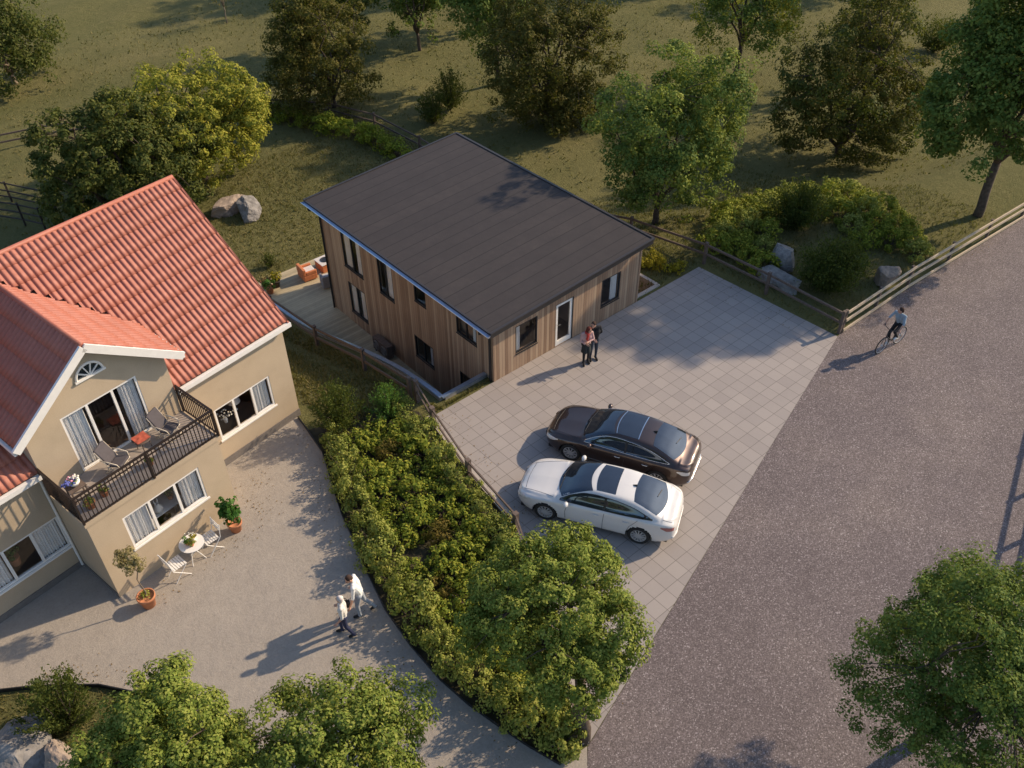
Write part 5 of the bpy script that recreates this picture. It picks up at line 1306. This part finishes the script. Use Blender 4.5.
p3 = hthing('house_plant', 'green plant in a brown pot behind the shaded left window', 'potted plant', -1.35, 2.35, .95); mb = MB(); mb.lathe([(.12,0),(.16,.28),(0,.26)], 14); mb.build('pot', M['terra'], p3); leafball((0,0,.5), (.22,.22,.25), 160, .1, 'leaf_green', 22, p3, 12, .45)
# ------------------------------------------------------------------ on the balcony
def lounge(label, a, b, rz):
    c = hthing('lounge_chair', label, 'chair', a, b, 3.125, 'reclining chairs on the balcony', rz); c.scale = (.84,)*3     # faces -Y
    mb = MB()
    for s in (-1, 1): mb.tube([(s*.27,.30,.02),(s*.27,-.05,.30),(s*.27,-.32,.36)], .016, 6); mb.tube([(s*.27,-.30,.02),(s*.27,.10,.34),(s*.27,.42,.92)], .016, 6); mb.tube([(s*.30,.30,.62),(s*.31,.02,.60),(s*.31,-.26,.55),(s*.27,-.30,.36)], .018, 6)
    for y, z in ((.30,.02),(-.30,.02),(.42,.92),(-.32,.36)): mb.tube([(-.27,y,z),(.27,y,z)], .014, 6)
    mb.build('frame', M['cream'], c, smooth=True)
    mb = MB(); mb.beam((0,.10,.37),(0,-.33,.40),.50,.09,up=(0,0,1)); o = mb.build('seat', M['cushion'], c); bevel(o, .03, 3)
    mb = MB(); mb.beam((0,.12,.40),(0,.45,.96),.52,.10,up=(0,-1,.5)); o = mb.build('backrest', M['cushion'], c); bevel(o, .035, 3)
    return c
lounge('grey cushioned recliner on the balcony in front of the left door panel', 1.62, .95, R(28)); lounge('grey cushioned recliner on the balcony in front of the right door panel', 3.22, 1.0, R(22))
ct = hthing('side_table', 'low table with a red cloth between the two balcony recliners', 'table', 2.48, 1.05, 3.125)
mb = MB(); mb.lathe([(0,.40),(.24,.40),(.25,.42),(.24,.43),(0,.43)], 20); mb.build('tabletop', M['fence_brown'], ct)
for k in range(3): a = 2*PI*k/3; mb = MB(); mb.tube([(.17*math.cos(a),.17*math.sin(a),.40),(.21*math.cos(a),.21*math.sin(a),0)], .014, 6); mb.build('leg', M['fence_brown'], ct)
rc = hthing('red_cloth', 'crumpled red cloth lying on the low balcony table', 'cloth', 2.48, 1.05, 3.558); mb = MB(); vs = []
for i in range(15):
    for j in range(15): x = (i-7)*.028; y = (j-7)*.026; vs.append((x, y, .02+.03*noise.noise((x*9, y*9, 1))))
mb.add(vs, grid_faces(15, 15)); mb.build('fabric', M['red_cloth'], rc, smooth=True)
st2 = hthing('plant_stand', 'small wooden stand holding the bouquet at the left end of the balcony', 'plant stand', .42, .85, 3.125)
mb = MB(); mb.box((-.22,-.17,.40),(.22,.17,.43)); mb.build('top', M['fence_brown'], st2)
for x in (-.19,.19):
    for y in (-.14,.14): mb = MB(); mb.box((x-.018,y-.018,0),(x+.018,y+.018,.40)); mb.build('leg', M['fence_brown'], st2)
bq = hthing('flower_bowl', 'bowl of pink white and blue flowers at the left end of the balcony', 'flowers', .44, .87, 3.557); mb = MB(); mb.lathe([(.07,0),(.14,.10),(.15,.15),(0,.13)], 16); mb.build('bowl', M['white'], bq, smooth=True)
for nm, mt, cx_, cy_, sd_ in (('pink_blooms','petal_pink',-.03,.06,1),('white_blooms','petal_white',.09,-.02,2),('blue_blooms','petal_blue',-.16,-.02,3)):
    mb = MB(); g_ = np.random.default_rng(sd_)
    for _ in range(22): p = g_.normal(size=3)*.05; mb.ell((cx_+p[0],cy_+p[1],.21+p[2]*.7),(.03,.03,.024),6)
    mb.build(nm, M[mt], bq)
leafball((0,0,.17), (.17,.15,.08), 90, .06, 'leaf_green', 23, bq, 10, .5)
for a, b, l, rr in ((.86,.42,'small terracotta pot with a plant on the balcony floor right of the flower stand',.11),(.42,.32,'leafy potted plant on the balcony floor in front of the flower stand',.13),(2.25,.45,'small terracotta pot on the balcony floor near the middle post',.10)):
    q = hthing('balcony_pot', l, 'potted plant', a, b, 3.125, None); mb = MB(); pot(mb, rr, rr*1.7); mb.build('pot', M['terra'], q, smooth=True); leafball((0,0,rr*2.2), (rr*1.3,rr*1.3,rr*.9), 120, .075, 'leaf_shrub', int(a*100), q, 10, .5)
# ------------------------------------------------------------------ on the sunken deck
def armchair(label, x, y, rz, fab, name='armchair', wd=.46):
    c = thing(name, label, 'armchair', (x, y, -2.70), rz, None); c.scale = (.82,)*3       # faces +Y
    for a, b, n in (((-wd,-.40,.05),(wd,.40,.38),'base'),((-wd,-.42,.385),(wd,-.24,.80),'backrest'),((-wd,-.235,.385),(-wd+.14,.40,.60),'armrest'),((wd-.14,-.235,.385),(wd,.40,.60),'armrest')):
        mb = MB(); mb.box(a, b); o = mb.build(n, M[fab], c); bevel(o, .04, 3)
    mb = MB(); mb.box((-wd+.15,-.23,.39),(wd-.15,.40,.50)); o = mb.build('seat_cushion', M['pale_fabric'], c); bevel(o, .04, 3)
    return c
armchair('orange armchair with a pale cushion on the sunlit deck', .30, 13.72, face_to(1,-.1), 'orange_fabric')
armchair('shaded grey armchair on the deck beside the house corner', .75, 12.55, face_to(.3,1), 'grey_fabric')
fp = thing('fire_table', 'square orange table with a round dark bowl on the deck', 'fire table', (1.35, 13.85, -2.70)); fp.scale = (.85,)*3
mb = MB(); mb.box((-.42,-.42,0),(.42,.42,.46)); o = mb.build('base', M['orange_fabric'], fp); bevel(o, .02); mb = MB(); mb.box((-.45,-.45,.463),(.45,.45,.50)); o = mb.build('top', M['pale_fabric'], fp); bevel(o, .01)
mb = MB(); mb.lathe([(.24,.503),(.26,.53),(.22,.53),(.17,.508),(0,.506)], 20); mb.build('bowl', M['black'], fp)
for x, y, l, m, h in ((-1.15,14.0,'yellow green plant in a dark pot on the deck nearest the orange armchair','leaf_yellow',.42),(-1.62,13.75,'green plant in a pot at the left edge of the deck','leaf_green',.36),(-1.55,14.35,'greyish plant in a pot at the back left of the deck','leaf_grey',.40)):
    q = thing('deck_planter', l, 'potted plant', (x, y, -2.70)); mb = MB(); pot(mb, .19, .34); mb.build('pot', M['terra'] if m != 'leaf_yellow' else M['fence_dark'], q, smooth=True); leafball((0,0,.34+h*.45), (.30,.30,h*.7), 220, .12, m, int(abs(x)*100), q, 14, .42)
